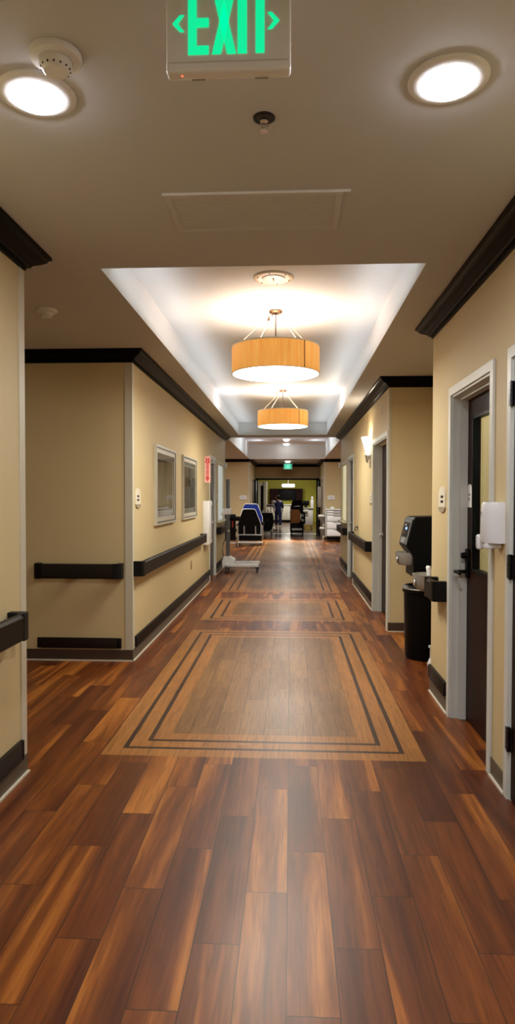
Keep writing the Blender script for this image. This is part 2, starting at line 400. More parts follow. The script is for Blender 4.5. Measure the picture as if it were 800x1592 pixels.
# corner guards
def guard(x, y, sx, sy, label, w=.062):
    th = .004
    b_ = MB()
    b_.box(min(x, x+sx*w), max(x, x+sx*w), min(y, y-sy*th), max(y, y-sy*th), .10, H-.101)
    b_.box(min(x, x-sx*th), max(x, x-sx*th), min(y-sy*th, y+sy*w), max(y-sy*th, y+sy*w), .10, H-.101)
    tag(b_.build('corner_guard', 'guard', smooth=False), label, 'corner guard', 'cream corner guards')
guard(XL, LY0, -1, -1, 'cream vertical corner guard on the nearest left wall corner')
guard(XL, LY1, -1, 1, 'cream vertical corner guard on the left corner just before the two pictures')
guard(XR, RY1, 1, 1, 'cream vertical corner guard on the right corner beside the drinking fountain alcove', .022)
guard(XL, LEND, -1, -1, 'cream corner guard at the far end of the left picture wall')
guard(-1.365, 21.75, -1, 1, 'cream corner guard at the far corner above the blue chair')
guard(1.115, 21.75, 1, 1, 'cream corner guard at the far right corner above the drawer cart')
guard(XR, REND, 1, -1, 'cream corner guard at the far end of the right hall wall')

# ------------------------------------------------------------------ handrails and bumpers
def handrail(y0, y1, s, x, label, z0=.748, z1=.878):
    """rail along y on wall x; s = +1 when the room lies to +x"""
    t = thing('handrail', (x, y0, z0), label, 'handrail', 'dark wall handrails')
    d = .095
    prof = [(.062,z0+.012),(.070,z0),(d-.008,z0),(d,z0+.01),(d,z1-.016),(d-.010,z1-.002),(d-.022,z1),(.066,z1),(.060,z1-.012)]
    MB().prism([(x+s*a, b_) for a, b_ in prof], 'y', y0+.07, y1-.07).build('grip', 'rail', t)
    for e, yy in ((1, y0), (-1, y1)):
        o = [(0,0),(.075,0),(.092,.012),(d+.001,.03),(d+.001,.072),(.058,.072),(.058,.045),(0,.045)]
        MB().prism([(x+s*a, yy+e*b_) for a, b_ in o], 'z', z0-.001, z1+.001).build('end_cap', 'railend', t)
    n = max(1, int((y1-y0)/1.2)); 
    for k in range(n):
        yy = y0 + .3 + (y1-y0-.6)*(k/(n-1) if n > 1 else .5)
        B(min(x, x+s*.062), max(x, x+s*.062), yy-.02, yy+.02, z0+.03, z1-.03).build('bracket', 'railend', t)
    return t
def bumper(y0, y1, s, x, label, z0=.112, z1=.208):
    t = thing('bumper_rail', (x, y0, z0), label, 'bumper rail', 'dark low bumper rails')
    x1 = x + s*.024
    B(min(x,x1), max(x,x1), y0+.03, y1-.03, z0, z1, bev=.006).build('strip', 'rail', t)
    for a, b_ in ((y0, y0+.0298), (y1-.0298, y1)):
        B(min(x,x1), max(x,x1), a, b_, z0, z1, bev=.008).build('end_cap', 'railend', t)
handrail(-3, 3.135, 1, XL, 'dark handrail on the nearest left wall, cut by the left edge of the photo')
bumper(-3, 3.235, 1, XL, 'dark bumper strip near the floor on the nearest left wall', .098, .2)
handrail(5.62, 9.95, 1, XL, 'long dark handrail under the two framed pictures')
bumper(5.66, 10.96, 1, XL, 'long dark bumper strip near the floor under the two framed pictures')
handrail(12.0, 13.58, 1, XL, 'short dark handrail under the left frosted window')
bumper(11.96, 13.5, 1, XL, 'dark bumper strip near the floor under the left frosted window')
handrail(4.39, 4.68, -1, XR, 'short dark handrail between the glazed door and the drinking fountain', .745, .880)
bumper(4.36, 4.85, -1, XR, 'dark bumper strip near the floor beside the glazed door')
handrail(8.32, 10.76, -1, XR, 'dark handrail on the right wall below the wall sconce')
bumper(8.32, 10.76, -1, XR, 'dark bumper strip near the floor on the right wall below the sconce')
handrail(11.88, 13.5, -1, XR, 'short dark handrail under the right frosted window')
bumper(11.88, 13.5, -1, XR, 'dark bumper strip near the floor under the right frosted window')
# on the wall facing the camera
t = thing('handrail', (-2.22, LY1, .75), 'short dark handrail on the wall that faces the camera at left', 'handrail', 'dark wall handrails')
x0, x1 = -2.235, -1.462
MB().prism([(LY1-.062,.76),(LY1-.07,.735),(LY1-.087,.735),(LY1-.095,.745),(LY1-.095,.85),(LY1-.087,.862),(LY1-.066,.865),(LY1-.060,.85)], 'x', x0+.07, x1-.07).build('grip', 'rail', t)
for e, xx in ((1, x0), (-1, x1)):
    o = [(0,0),(0,-.075),(.012,-.088),(.03,-.096),(.072,-.096),(.072,-.058),(.045,-.058),(.045,0)]
    MB().prism([(xx+e*a, LY1+b_) for a, b_ in o], 'z', .734, .866).build('end_cap', 'railend', t)
B(-1.87, -1.83, LY1-.062, LY1, .77, .83).build('bracket', 'railend', t)
t = thing('bumper_rail', (-2.22, LY1, .11), 'short dark bumper strip low on the wall facing the camera', 'bumper rail', 'dark low bumper rails')
B(-2.235+.035, -1.48-.035, LY1-.024, LY1, .112, .205, bev=.006).build('strip', 'rail', t)
for a, b_ in ((-2.235, -2.2002), (-1.5148, -1.48)): B(a, b_, LY1-.024, LY1, .112, .205, bev=.01).build('end_cap', 'railend', t)

# ------------------------------------------------------------------ doors
dn = [0]
def dframe(x, s, ya, yb, ztop, depth, parent, face=.052):
    """door frame; opening ya..yb; s=+1 room to +x; face trims .05 wide; reveals go into the wall"""
    b_ = MB(); e = .012
    xf0, xf1 = min(x, x+s*e), max(x, x+s*e)
    b_.box(xf0, xf1, ya-face, ya, 0, ztop+face); b_.box(xf0, xf1, yb, yb+face, 0, ztop+face); b_.box(xf0, xf1, ya, yb, ztop, ztop+face)
    xr0, xr1 = min(x, x-s*depth), max(x, x-s*depth)
    j = .014
    b_.box(xr0, xr1, ya, ya+j, 0, ztop); b_.box(xr0, xr1, yb-j, yb, 0, ztop); b_.box(xr0, xr1, ya+j, yb-j, ztop-j, ztop)
    return b_
def door_root(x, y, label):
    dn[0] += 1
    o = bpy.data.objects.new('door_%d' % dn[0], None); COL.objects.link(o); o.location = (x, y, 0); o.empty_display_size = .1
    return struct(o, label)
def lever(t, x, s, y, z, dirn, m='steel', L=.11, pr=.045):
    b_ = MB(); b_.lathe([(0,0),(.028,0),(.028,.008),(.012,.012),(.010,pr),(0,pr)] if s > 0 else [(0,0),(.028,0),(.028,-.008),(.012,-.012),(.010,-pr),(0,-pr)], (x, y, z), 'x', 18)
    b_.box(x+s*(pr-.009)-.008, x+s*(pr-.009)+.008, min(y, y+dirn*L), max(y, y+dirn*L), z-.009, z+.009, bev=.004)
    return b_.build('handle', m, t)
# door 1: nearest right, closed, hinges on its far side
t = door_root(XR, 2.66, 'dark brown door at the right edge, closed, in a pale frame')
b_ = dframe(XR, -1, 2.20, 3.125, 2.11, .12, t); b_.build('frame', 'frame', t, smooth=False)
B(XR+.002, XR+.046, 2.218, 3.107, .012, 2.092).build('leaf', 'door', t)
for z in (1.94, 1.12, .295):
    h = MB()
    for k in range(5): h.lathe([(0,-.0595+k*.024),(.008,-.0595+k*.024),(.008,-.0375+k*.024),(0,-.0375+k*.024)], (XR-.010, 3.116, z), 'z', 12)
    h.box(XR-.003, XR+.0, 3.085, 3.112, z-.058, z+.058); h.box(XR-.016, XR-.012, 3.120, 3.142, z-.055, z+.055)
    h.build('hinge', 'iron', t)
lever(t, XR, -1, 2.29, .97, 1)
# door 2: glazed
t = door_root(XR, 3.865, 'dark door with a tall glass pane and black lever at the right')
dframe(XR, -1, 3.45, 4.28, 2.11, .075, t).build('frame', 'frame', t, smooth=False)
b_ = MB(); b_.box(XR+.045, XR+.095, 3.464, 3.484, 0, 2.096); b_.box(XR+.045, XR+.095, 4.246, 4.266, 0, 2.096); b_.box(XR+.045, XR+.095, 3.484, 4.246, 2.076, 2.096)
b_.build('stop', 'frame', t, smooth=False)
lx0, lx1 = XR+.096, XR+.140
b_ = MB(); gy0, gy1, gz0, gz1 = 3.62, 4.115, .985, 1.955
b_.box(lx0, lx1, 3.466, gy0, .01, 2.09); b_.box(lx0, lx1, gy1, 4.264, .01, 2.09); b_.box(lx0, lx1, gy0, gy1, .01, gz0); b_.box(lx0, lx1, gy0, gy1, gz1, 2.09)
lf = b_.build('leaf', 'door', t, smooth=False)
b_ = MB()
for (a, c_, e, f) in ((gy0, gy0+.018, gz0, gz1), (gy1-.018, gy1, gz0, gz1), (gy0, gy1, gz0, gz0+.018), (gy0, gy1, gz1-.018, gz1)): b_.box(lx0-.012, lx0+.03, a, c_, e, f)
b_.build('glazing_bead', 'black', t, smooth=False)
B(lx0+.020, lx0+.024, gy0+.018, gy1-.018, gz0+.018, gz1-.018).build('glass_pane', 'glass', t, smooth=False)
h = lever(t, lx0, -1, 4.205, .972, -1, 'black', .12, .095); B(lx0-.02, lx0, 4.18, 4.235, .93, 1.12, bev=.008).build('lock_plate', 'black', t)
MB().lathe([(0,0),(.022,0),(.018,-.03),(0,-.03)], (lx0-.02, 4.207, 1.075), 'x', 16).build('deadbolt', 'black', t)
# pale utility room behind it
b_ = MB(); b_.box(3.0, 3.1, 1.9, 4.86, 0, 2.72); b_.box(1.2, 3.0, 1.8, 1.9, 0, 2.72); b_.box(1.62, 3.0, 4.86, 4.96, 0, 2.72)
M['utility'] = mat('pale_green_wall', (.64,.67,.54), .6, vary=.03)
struct(b_.build('wall_utility', 'utility', smooth=False), 'pale walls of the room behind the glazed door')
t = thing('wall_cabinet', (1.75, 4.72, 1.3), 'pale wall cabinet seen through the glass of the right door', 'cabinet')
B(1.63, 2.5, 4.50, 4.86, 1.35, 1.78, bev=.004).build('body', 'sill', t); B(1.66, 2.06, 4.482, 4.50, 1.37, 1.76, bev=.003).build('door', 'cream', t); B(2.07, 2.47, 4.482, 4.50, 1.37, 1.76, bev=.003).build('door', 'cream', t)
# door 3: right, closed brown
def plain_door(x, s, ya, yb, label, rec, leafm, hy, hd, depth=.16):
    t = door_root(x, (ya+yb)/2, label)
    dframe(x, s, ya, yb, 2.115, depth, t).build('frame', 'frame', t, smooth=False)
    b_ = MB(); xs0, xs1 = sorted((x-s*(rec-.035), x-s*rec)); 
    b_.box(xs0, xs1, ya+.014, ya+.03, 0, 2.1); b_.box(xs0, xs1, yb-.03, yb-.014, 0, 2.1); b_.box(xs0, xs1, ya+.03, yb-.03, 2.085, 2.101)
    b_.build('stop', 'frame', t, smooth=False)
    a, c_ = sorted((x-s*(rec+.001), x-s*(rec+.045)))
    B(a, c_, ya+.016, yb-.016, .012, 2.097, bev=.002).build('leaf', leafm, t)
    lever(t, x-s*(rec+.001), s, hy, .98, hd)
    return t
plain_door(XR, -1, 7.08, 8.25, 'brown door in a pale frame below right of the wall sconce', .105, 'door', 8.16, -1)
plain_door(XR, -1, 10.85, 11.80, 'brown metal door further along the right wall', .04, 'greydoor', 11.70, -1)
t = plain_door(XL, 1, 11.03, 11.88, 'shiny brown door on the left wall beside the red arrow sign', .03, 'greydoor', 11.78, -1)
B(XL-.03, XL+.03, 11.35, 11.65, 2.03, 2.075, bev=.005).build('door_closer', 'ltgrey', t)

# frosted reception windows
wn_ = [0]
def hatch(x, s, ya, yb, za, zb, pane, label):
    wn_[0] += 1
    o = bpy.data.objects.new('window_%d' % wn_[0], None); COL.objects.link(o); o.location = (x, (ya+yb)/2, za); struct(o, label)
    dframe_ = MB(); e = .010; f = .045
    xa, xb = sorted((x, x+s*e))
    for (a, b2, c2, d2) in ((ya-f, ya, za, zb+f), (yb, yb+f, za, zb+f), (ya, yb, zb, zb+f)): dframe_.box(xa, xb, a, b2, c2, d2)
    xa, xb = sorted((x, x-s*.08))
    for (a, b2, c2, d2) in ((ya, ya+.02, za, zb), (yb-.02, yb, za, zb), (ya+.02, yb-.02, zb-.02, zb)): dframe_.box(xa, xb, a, b2, c2, d2)
    dframe_.build('window_frame', 'sill', o, smooth=False)
    xa, xb = sorted((x-s*.03, x-s*.036)); B(xa, xb, ya+.02, yb-.02, za, zb-.02).build('pane', pane, o, smooth=False)
    xa, xb = sorted((x-s*.03, x+s*.075)); B(xa, xb, ya-.06, yb+.06, za-.028, za-.0, bev=.006).build('window_sill', 'sill', o)
hatch(XL, 1, 12.26, 13.40, .985, 2.09, 'winpane', 'tall frosted window with sill at the far end of the left wall')
hatch(XR, -1, 12.15, 13.33, .985, 2.09, 'winpaney', 'tall pale yellow window with sill at the far end of the right wall')

# ------------------------------------------------------------------ ceiling fittings
def downlight(x, y, label):
    t = thing('ceiling_downlight', (x, y, H), label, 'ceiling light', 'large near downlights')
    MB().lathe([(0,H),(.121,H),(.121,H-.004),(.112,H-.010),(.088,H-.013),(.084,H-.004),(0,H-.004)], (x,y,0), seg=48).build('trim_ring', 'white', t)
    MB().lathe([(.0835,H-.0045),(.083,H-.016),(.072,H-.024),(.045,H-.030),(0,H-.032)], (x,y,0), seg=48).build('diffuser', 'lampcool', t)
downlight(-.802, 2.03, 'round lit downlight at the upper left of the ceiling')
downlight(.475, 2.02, 'round lit downlight at the upper right of the ceiling')
def smoke(x, y, r, label):
    t = thing('smoke_detector', (x, y, H), label, 'smoke detector', 'white smoke detectors')
    MB().lathe([(0,H),(r,H),(r,H-.008),(r*.94,H-.016),(r*.64,H-.019),(r*.62,H-.014),(0,H-.014)], (x,y,0), seg=40).build('base', 'white', t)
    b_ = MB(); b_.lathe([(r*.62,H-.0145),(r*.62,H-.032),(r*.58,H-.037),(r*.50,H-.046),(r*.44,H-.050),(0,H-.051)], (x,y,0), seg=36); b_.build('body', 'white', t)
    b_ = MB()
    for k in range(14):
        a = 2*pi*k/14; cx, cy = x+cos(a)*r*.55, y+sin(a)*r*.55
        b_.ball((cx, cy, H-.0405), .0028, u=8, v=5)
    b_.build('vent_holes', 'black', t)
smoke(-.678, 1.857, .074, 'large white round smoke detector next to the upper left downlight')
smoke(-1.66, 4.35, .07, 'small white smoke detector above the left cross corridor')
# sprinkler
t = thing('fire_sprinkler', (-.092, 2.193, H), 'chrome recessed fire sprinkler in the ceiling below the exit sign', 'sprinkler')
MB().lathe([(0,H+.004),(.038,H+.004),(.037,H-.004),(.030,H-.006),(.026,H-.002),(0,H-.002)], (-.092,2.193,0), seg=32).build('escutcheon', 'iron', t)
b_ = MB(); b_.lathe([(.014,H-.002),(.014,H-.012),(.006,H-.014),(0,H-.014)], (-.092,2.193,0), seg=16)
b_.tube([(-.101,2.193,H-.012),(-.104,2.193,H-.026),(-.092,2.193,H-.040)], .002); b_.tube([(-.083,2.193,H-.012),(-.080,2.193,H-.026),(-.092,2.193,H-.040)], .002)
b_.lathe([(0,H-.039),(.004,H-.039),(.015,H-.043),(.015,H-.045),(0,H-.045)], (-.092,2.193,0), seg=20); b_.tube([(-.092,2.193,H-.012),(-.092,2.193,H-.039)], .003)
b_.build('head', 'chrome', t)
# vent
t = thing('ceiling_vent', (-.165, 2.90, H), 'rectangular slatted air vent in the ceiling before the raised tray', 'vent')
vx0, vx1, vy0, vy1 = -.537, .215, 2.715, 3.09
b_ = MB()
for a in ((vx0, vx1, vy0, vy0+.028), (vx0, vx1, vy1-.028, vy1), (vx0, vx0+.028, vy0+.028, vy1-.028), (vx1-.028, vx1, vy0+.028, vy1-.028)): b_.box(*a, H-.009, H, bev=.002)
M['ventpaint'] = mat('taupe_vent_paint', (.57,.57,.57), .6, vary=.03)
b_.build('frame', 'ventpaint', t); 
b_ = MB(); n = 16
for k in range(n):
    y = vy0+.036 + (vy1-vy0-.072)*k/(n-1)
    b_.box(vx0+.028, vx1-.028, y-.0108, y+.0108, H-.0065, H-.005, rot=Matrix.Rotation(radians(5), 3, 'X'))
sl = b_.build('slats', 'ventpaint', t, smooth=False); sl['kind'] = 'stuff'
B(vx0+.028, vx1-.028, vy0+.028, vy1-.028, H-.0022, H-.0002).build('backing', 'ventpaint', t)
B(vx0-.005, vx1+.03, vy0-.005, vy0+.0, H-.010, H, bev=.001).build('near_lip', 'white', t)['label'] = 'white lip along the near edge'

# exit sign (upper edge out of frame)
def exit_sign(x0, x1, y, z0, z1, th, label, s, ztop, arrows=True):
    t = thing('exit_sign', ((x0+x1)/2, y, z0), label, 'exit sign', 'green exit signs')
    B(x0, x1, y, y+th, z0, z1, bev=.008*s, seg=3).build('housing', 'white' if s < 1.1 else 'white', t)
    B((x0+x1)/2-.06*s, (x0+x1)/2+.06*s, y+th*.1, y+th*.9, z1, ztop, bev=.003).build('canopy', 'white', t)
    return t
def letters(t, X0, Z0, k, y, arrows):
    """units as measured on the near sign: E X I T strokes"""
    hgt = .158*k; b_ = MB(); e = .0025
    def bx(a, c_, z0, z1): b_.box(X0+a*k, X0+c_*k, y-e, y, Z0+z0*k, Z0+z1*k)
    H_ = .158
    def strokes():
        bx(0, .0205, 0, H_); bx(.0205, .0505, 0, .0205); bx(.0205, .0505, .066, .087); bx(.0205, .0505, H_-.0205, H_)
        for (a, c_) in (((.059,0),(.096,H_)), ((.096,0),(.059,H_))):
            w = .0215
            b_.prism([(X0+a[0]*k, Z0+a[1]*k), (X0+(a[0]+w)*k, Z0+a[1]*k), (X0+(c_[0]+w)*k, Z0+c_[1]*k), (X0+c_[0]*k, Z0+c_[1]*k)], 'y', y-e, y)
        bx(.122, .144, 0, H_); bx(.166, .187, 0, H_); bx(.150, .166, H_-.0205, H_); bx(.187, .203, H_-.0205, H_)
    strokes(); b_.build('lettering', 'exitgreen', t, smooth=False)
    if arrows:
        for sgn, ax in ((-1, -.0385), (1, .2235)):
            q = MB(); zc = .076; w = .0105
            x_ = lambda a: X0 + (ax + sgn*a)*k
            q.prism([(x_(0), Z0+zc*k), (x_(-.0185), Z0+(zc+.020)*k), (x_(-.0285), Z0+(zc+.020)*k), (x_(-.0125), Z0+zc*k), (x_(-.0285), Z0+(zc-.020)*k), (x_(-.0185), Z0+(zc-.020)*k)], 'y', y-e, y)
            q.build('arrow', 'exitgreen', t, smooth=False)
ES = 1.55
t = exit_sign(-.299, -.002, ES, 2.460, 2.700, .036, 'white exit sign with green letters at the top of the photo', 1, H)
letters(t, -.2455, 2.499, .968, ES-.0002, True)
B(-.292, -.009, ES-.0008, ES+.0005, 2.481, 2.484).build('seam', 'ltgrey', t, smooth=False)
MB().lathe([(0,2.461),(.0028,2.461),(.0022,2.4588),(0,2.4582)], (-.262, ES+.014, 0), 'z', 12).build('indicator_light', 'redled', t)
for xx in (-.225, -.072):
    B(xx-.016, xx+.016, ES+.028, ES+.032, 2.4586, 2.4602).build('latch', 'grey', t)
# far exit sign
t = exit_sign(-.262, .062, 24.0, 2.47, 2.69, .05, 'small far exit sign hanging over the dark doorway', 1, H)
letters(t, -.203, 2.50, 1.0, 23.999, False)
M['exitface'] = emi('exit_face', (.02,.45,.28), .7)
B(-.252, .052, 23.9985, 24.0, 2.48, 2.68).build('face', 'exitface', t, smooth=False)
for o in t.children:
    if o.name.startswith('lettering'): o.data.materials[0] = emi('exit_pale_letter', (.25,.9,.65), .9)
    if o.name.startswith('lettering'): o.location.y -= .002

# speaker
t = thing('ceiling_speaker', (-.122, 4.50, TZ), 'round cream speaker plate in the raised ceiling before the first drum lamp', 'speaker')
MB().lathe([(0,TZ),(.142,TZ),(.142,TZ-.004),(.134,TZ-.009),(.09,TZ-.010),(.085,TZ-.007),(0,TZ-.007)], (-.122,4.50,0), seg=40).build('plate', 'cream', t)
MB().lathe([(0,TZ-.007),(.08,TZ-.007),(.078,TZ-.012),(0,TZ-.013)], (-.122,4.50,0), seg=32).build('grille', 'ltgrey', t)
b_ = MB()
for k in range(6): a = k*pi/3+.3; MB().ball((-.122+.112*cos(a), 4.50+.112*sin(a), TZ-.010), .005, u=8, v=5).build('screw', 'tan', t)
B(-.127, -.117, 4.47, 4.52, TZ-.022, TZ-.0125, bev=.003).build('indicator', 'tan', t)

# drum pendants
def pendant(x, y):
    t = thing('drum_pendant', (x, y, TZ), 'nearest orange drum pendant lamp, the larger one in the raised ceiling', 'pendant lamp', 'orange drum pendants')
    z0, z1, r = 2.448, 2.665, .357
    MB().lathe([(0,TZ),(.056,TZ),(.056,TZ-.012),(.045,TZ-.022),(.012,TZ-.026),(0,TZ-.026)], (x,y,0), seg=32).build('canopy', 'bronze', t)
    for k in range(4): a = pi/4+k*pi/2; MB().tube([(x+.042*cos(a), y+.042*sin(a), TZ-.016), (x+.042*cos(a), y+.042*sin(a), TZ-.040)], .004).build('canopy_screw', 'bronze', t)
    MB().tube([(x,y,TZ-.02),(x,y,z0+.05)], .005, 10).build('stem', 'bronze', t)
    for k in range(4):
        a = radians(40)+k*pi/2
        MB().tube([(x+.03*cos(a), y+.03*sin(a), TZ-.02), (x+(r-.01)*cos(a), y+(r-.01)*sin(a), z1-.004)], .0022, 6).build('cable', 'wire', t)
    sh = MB().lathe([(r,z0+.004),(r,z1-.006),(r-.004,z1-.006),(r-.004,z0+.004),(r,z0+.004)], (x,y,0), seg=72).build('drum_shade', 'shade', t)
    b_ = MB(); b_.box(x+.228, x+.232, y-.281, y-.276, z0+.004, z1-.006, rot=Matrix.Rotation(radians(40),3,'Z')); b_.build('seam', 'bronze', sh)
    MB().lathe([(r-.006,z1-.006),(r+.002,z1-.006),(r+.002,z1+.004),(r-.006,z1+.004),(r-.006,z1-.006)], (x,y,0), seg=72).build('top_ring', 'cream', t)
    MB().lathe([(r-.006,z0),(r+.0015,z0),(r+.0015,z0+.004),(r-.006,z0+.004),(r-.006,z0)], (x,y,0), seg=72).build('bottom_ring', 'tan', t)
    MB().lathe([(0,z0+.001),(r-.0062,z0+.001),(r-.0062,z0+.004),(0,z0+.004)], (x,y,0), seg=72).build('diffuser', 'lampwarm', t)
    MB().lathe([(0,z0-.012),(.007,z0-.010),(.007,z0+.0005),(0,z0+.0005)], (x,y,0), seg=12).build('finial', 'bronze', t)
    return t
p1 = pendant(-.124, 5.30)
dup(p1, (-.113, 9.22, TZ), 'second orange drum pendant lamp, hanging further down the hall')
for (x, y, l) in ((-.185, 5.43, 'small sprinkler head in the raised ceiling beside the nearest drum lamp'), (-.20, 9.33, 'small sprinkler head in the raised ceiling beside the second drum lamp')):
    t = thing('tray_sprinkler', (x, y, TZ), l, 'sprinkler', 'small sprinklers in the tray')
    MB().lathe([(0,TZ),(.035,TZ),(.033,TZ-.005),(0,TZ-.006)], (x,y,0), seg=20).build('escutcheon', 'cream', t)
    MB().lathe([(.008,TZ-.006),(.008,TZ-.035),(.016,TZ-.038),(.016,TZ-.041),(0,TZ-.041)], (x,y,0), seg=14).build('head', 'bronze', t)
# recessed lights in the far tray and beyond
for (x, y, z, l) in ((-.127, 19.7, UZ, 'bright recessed light in the far raised ceiling, the nearer of two'), (-.137, 21.3, UZ, 'bright recessed light in the far raised ceiling, the farther of two'), (-.10, 23.0, H, 'bright recessed light just above the small far exit sign')):
    t = thing('recessed_light', (x, y, z), l, 'ceiling light', 'far recessed lights')
    MB().lathe([(0,z),(.12,z),(.118,z-.006),(.10,z-.008),(.098,z-.003),(0,z-.003)], (x,y,0), seg=32).build('trim_ring', 'white', t)
    MB().lathe([(.097,z-.0035),(.085,z-.035),(.05,z-.055),(0,z-.06)], (x,y,0), seg=32).build('lamp', 'lampfar', t)

# ------------------------------------------------------------------ things on the walls
def plaque(x, s, y, z0, z1, w, label, name='room_plaque', dark=2):
    t = thing(name, (x, y, z0), label, 'sign', 'small wall plaques')
    hw = w/2; hh = .05; zc = z0 + (z1-z0)*.2
    arc = [(y+hw*cos(a), z1-hh+hh*sin(a)) for a in [pi*k/10 for k in range(11)]]
    MB().prism([(y-hw, zc), (y+hw, zc)] + arc, 'x', x-s*.002, x+s*.006).build('plate', 'cream', t)
    arc = [(y+hw*cos(a), zc-.002+.035*sin(a)) for a in [pi+pi*k/10 for k in range(11)]]
    MB().prism(arc, 'x', x, x+s*.009).build('pocket', 'tan', t)
    for k in range(dark):
        zz = zc + .03 + k*.034
        a, b2 = sorted((x+s*.0061, x+s*.0068)); B(a, b2, y-hw*.45, y+hw*.3, zz, zz+.017).build('mark', 'black', t, smooth=False)
plaque(XL, 1, 5.805, 1.345, 1.525, .19, 'small rounded cream plaque on the left wall before the first picture')
plaque(XR, -1, 4.53, 1.345, 1.522, .19, 'small rounded cream plaque on the right wall left of the glazed door')
plaque(XR, -1, 8.50, 1.345, 1.51, .19, 'small rounded cream plaque on the right wall below the sconce')
plaque(XR, -1, 11.98, 1.36, 1.51, .07, 'tiny plaque on the right wall beside the pale yellow window')
plaque(XL, 1, 12.08, 1.36, 1.51, .07, 'tiny plaque on the left wall beside the frosted window')
t = thing('door_plaque', (lx0, 4.20, 1.39), 'long white rounded plaque fixed to the glazed dark door', 'sign')
hw = .052; arc = [(4.195+hw*cos(a), 1.533-.03+.03*sin(a)) for a in [pi*k/10 for k in range(11)]]
MB().prism([(4.195-hw, 1.385), (4.195+hw, 1.385)]+arc, 'x', lx0, lx0-.005).build('plate', 'white', t)
b_ = MB()
for zz in (1.43,1.44,1.46,1.468): b_.box(lx0-.0058, lx0-.0051, 4.17, 4.215, zz, zz+.005)
b_.build('print', 'dkgrey', t)
# plain plate over right door
t = thing('number_plate', (XR, 7.55, 2.38), 'small cream plate high on the right wall above the brown door', 'sign')
B(XR-.005, XR, 7.50, 7.62, 2.385, 2.495, bev=.002).build('plate', 'cream', t); B(XR-.0058, XR-.005, 7.515, 7.605, 2.40, 2.48).build('inset', 'wall', t)

def picture(y0, y1, z0, z1, artm, label, motif):
    x = XL; t = thing('framed_picture', (x, (y0+y1)/2, z0), label, 'picture', 'framed pictures')
    f = .052
    def mould(a0, a1, c0, c1, w, xa, xb, m, nm):
        b_ = MB()
        b_.box(xa, xb, a0, a0+w, c0, c1); b_.box(xa, xb, a1-w, a1, c0, c1); b_.box(xa, xb, a0+w, a1-w, c0, c0+w); b_.box(xa, xb, a0+w, a1-w, c1-w, c1)
        return b_.build(nm, m, t, smooth=False)
    mould(y0, y1, z0, z1, .022, x, x+.032, 'picframe', 'frame')
    mould(y0+.022, y1-.022, z0+.022, z1-.022, .012, x, x+.026, 'picdark', 'frame_groove')
    mould(y0+.034, y1-.034, z0+.034, z1-.034, .045, x, x+.022, 'picframe', 'inner_frame')
    mould(y0+.079, y1-.079, z0+.079, z1-.079, .065, x, x+.010, 'mount', 'mount')
    a0, a1, c0, c1 = y0+.144, y1-.144, z0+.144, z1-.144
    p = B(x, x+.008, a0, a1, c0, c1).build('print', artm, t, smooth=False)
    motif(t, x+.0082, a0, a1, c0, c1)
    B(x+.018, x+.020, y0+.079, y1-.079, z0+.079, z1-.079).build('glass', 'glass', t, smooth=False)
def motif1(t, x, a0, a1, c0, c1):
    w, h = a1-a0, c1-c0
    b_ = MB()
    for (u, v, ww, hh) in ((.0,.02,1,.02), (.0,.07,.9,.02), (.05,.11,.7,.015), (.85,.02,.12,.14)): b_.box(x, x+.0006, a0+u*w, min(a1, a0+(u+ww)*w), c0+v*h, c0+(v+hh)*h)
    b_.build('print_detail', 'artdark', t, smooth=False)
    for (u, v, ww, hh) in ((.58,.27,.34,.07), (0,.13,.16,.09)): B(x, x+.0006, a0+u*w, a0+(u+ww)*w, c0+v*h, c0+(v+hh)*h).build('print_highlight', 'artlight', t, smooth=False)
def motif2(t, x, a0, a1, c0, c1):
    w, h = a1-a0, c1-c0
    pts = [(.08,0),(.45,0),(.52,.35),(.60,.62),(.55,.74),(.38,.80),(.30,.74),(.12,.74),(.06,.5)]
    MB().prism([(a0+u*w, c0+v*h) for u, v in pts], 'x', x, x+.0006).build('print_detail', 'artdark', t, smooth=False)
    pts = [(.50,.15),(.60,.15),(.72,.55),(.64,.6),(.55,.4)]
    MB().prism([(a0+u*w, c0+v*h) for u, v in pts], 'x', x, x+.0006).build('print_highlight', 'artlight', t, smooth=False)
picture(6.50, 7.62, 1.155, 1.985, 'art1', 'large framed picture on the left wall, the nearer of two, pale landscape', motif1)
picture(8.17, 9.33, 1.155, 1.985, 'art2', 'framed picture on the left wall, the farther one, with a dim dark figure', motif2)

# extinguisher arrow sign
t = thing('fire_extinguisher_sign', (XL, 10.45, 1.69), 'tall narrow red arrow sign pointing down, projecting from the left wall above the white cabinet', 'sign')
MB().prism([(XL,10.40),(XL+.086,10.44),(XL+.090,10.45),(XL+.086,10.46),(XL,10.50)], 'z', 1.68, 2.105).build('plate', 'pink', t, smooth=False)
ang = math.atan2(.04, .086); RZ = Matrix.Rotation(ang, 4, 'Z'); A0 = Vector((XL, 10.40, 0))
def onface(b_): bmesh.ops.transform(b_.bm, matrix=Matrix.Translation(A0) @ RZ, verts=b_.bm.verts); return b_
c_ = .047
b_ = MB(); b_.prism([(c_-.040,2.095),(c_-.018,2.075),(c_+.018,2.075),(c_+.040,2.095),(c_+.030,2.05),(c_+.038,2.005),(c_+.019,1.99),(c_+.019,1.76),(c_+.040,1.768),(c_,1.692),(c_-.040,1.768),(c_-.019,1.76),(c_-.019,1.99),(c_-.038,2.005),(c_-.030,2.05)], 'y', -.0012, -.0002)
onface(b_).build('arrow', 'red', t, smooth=False)
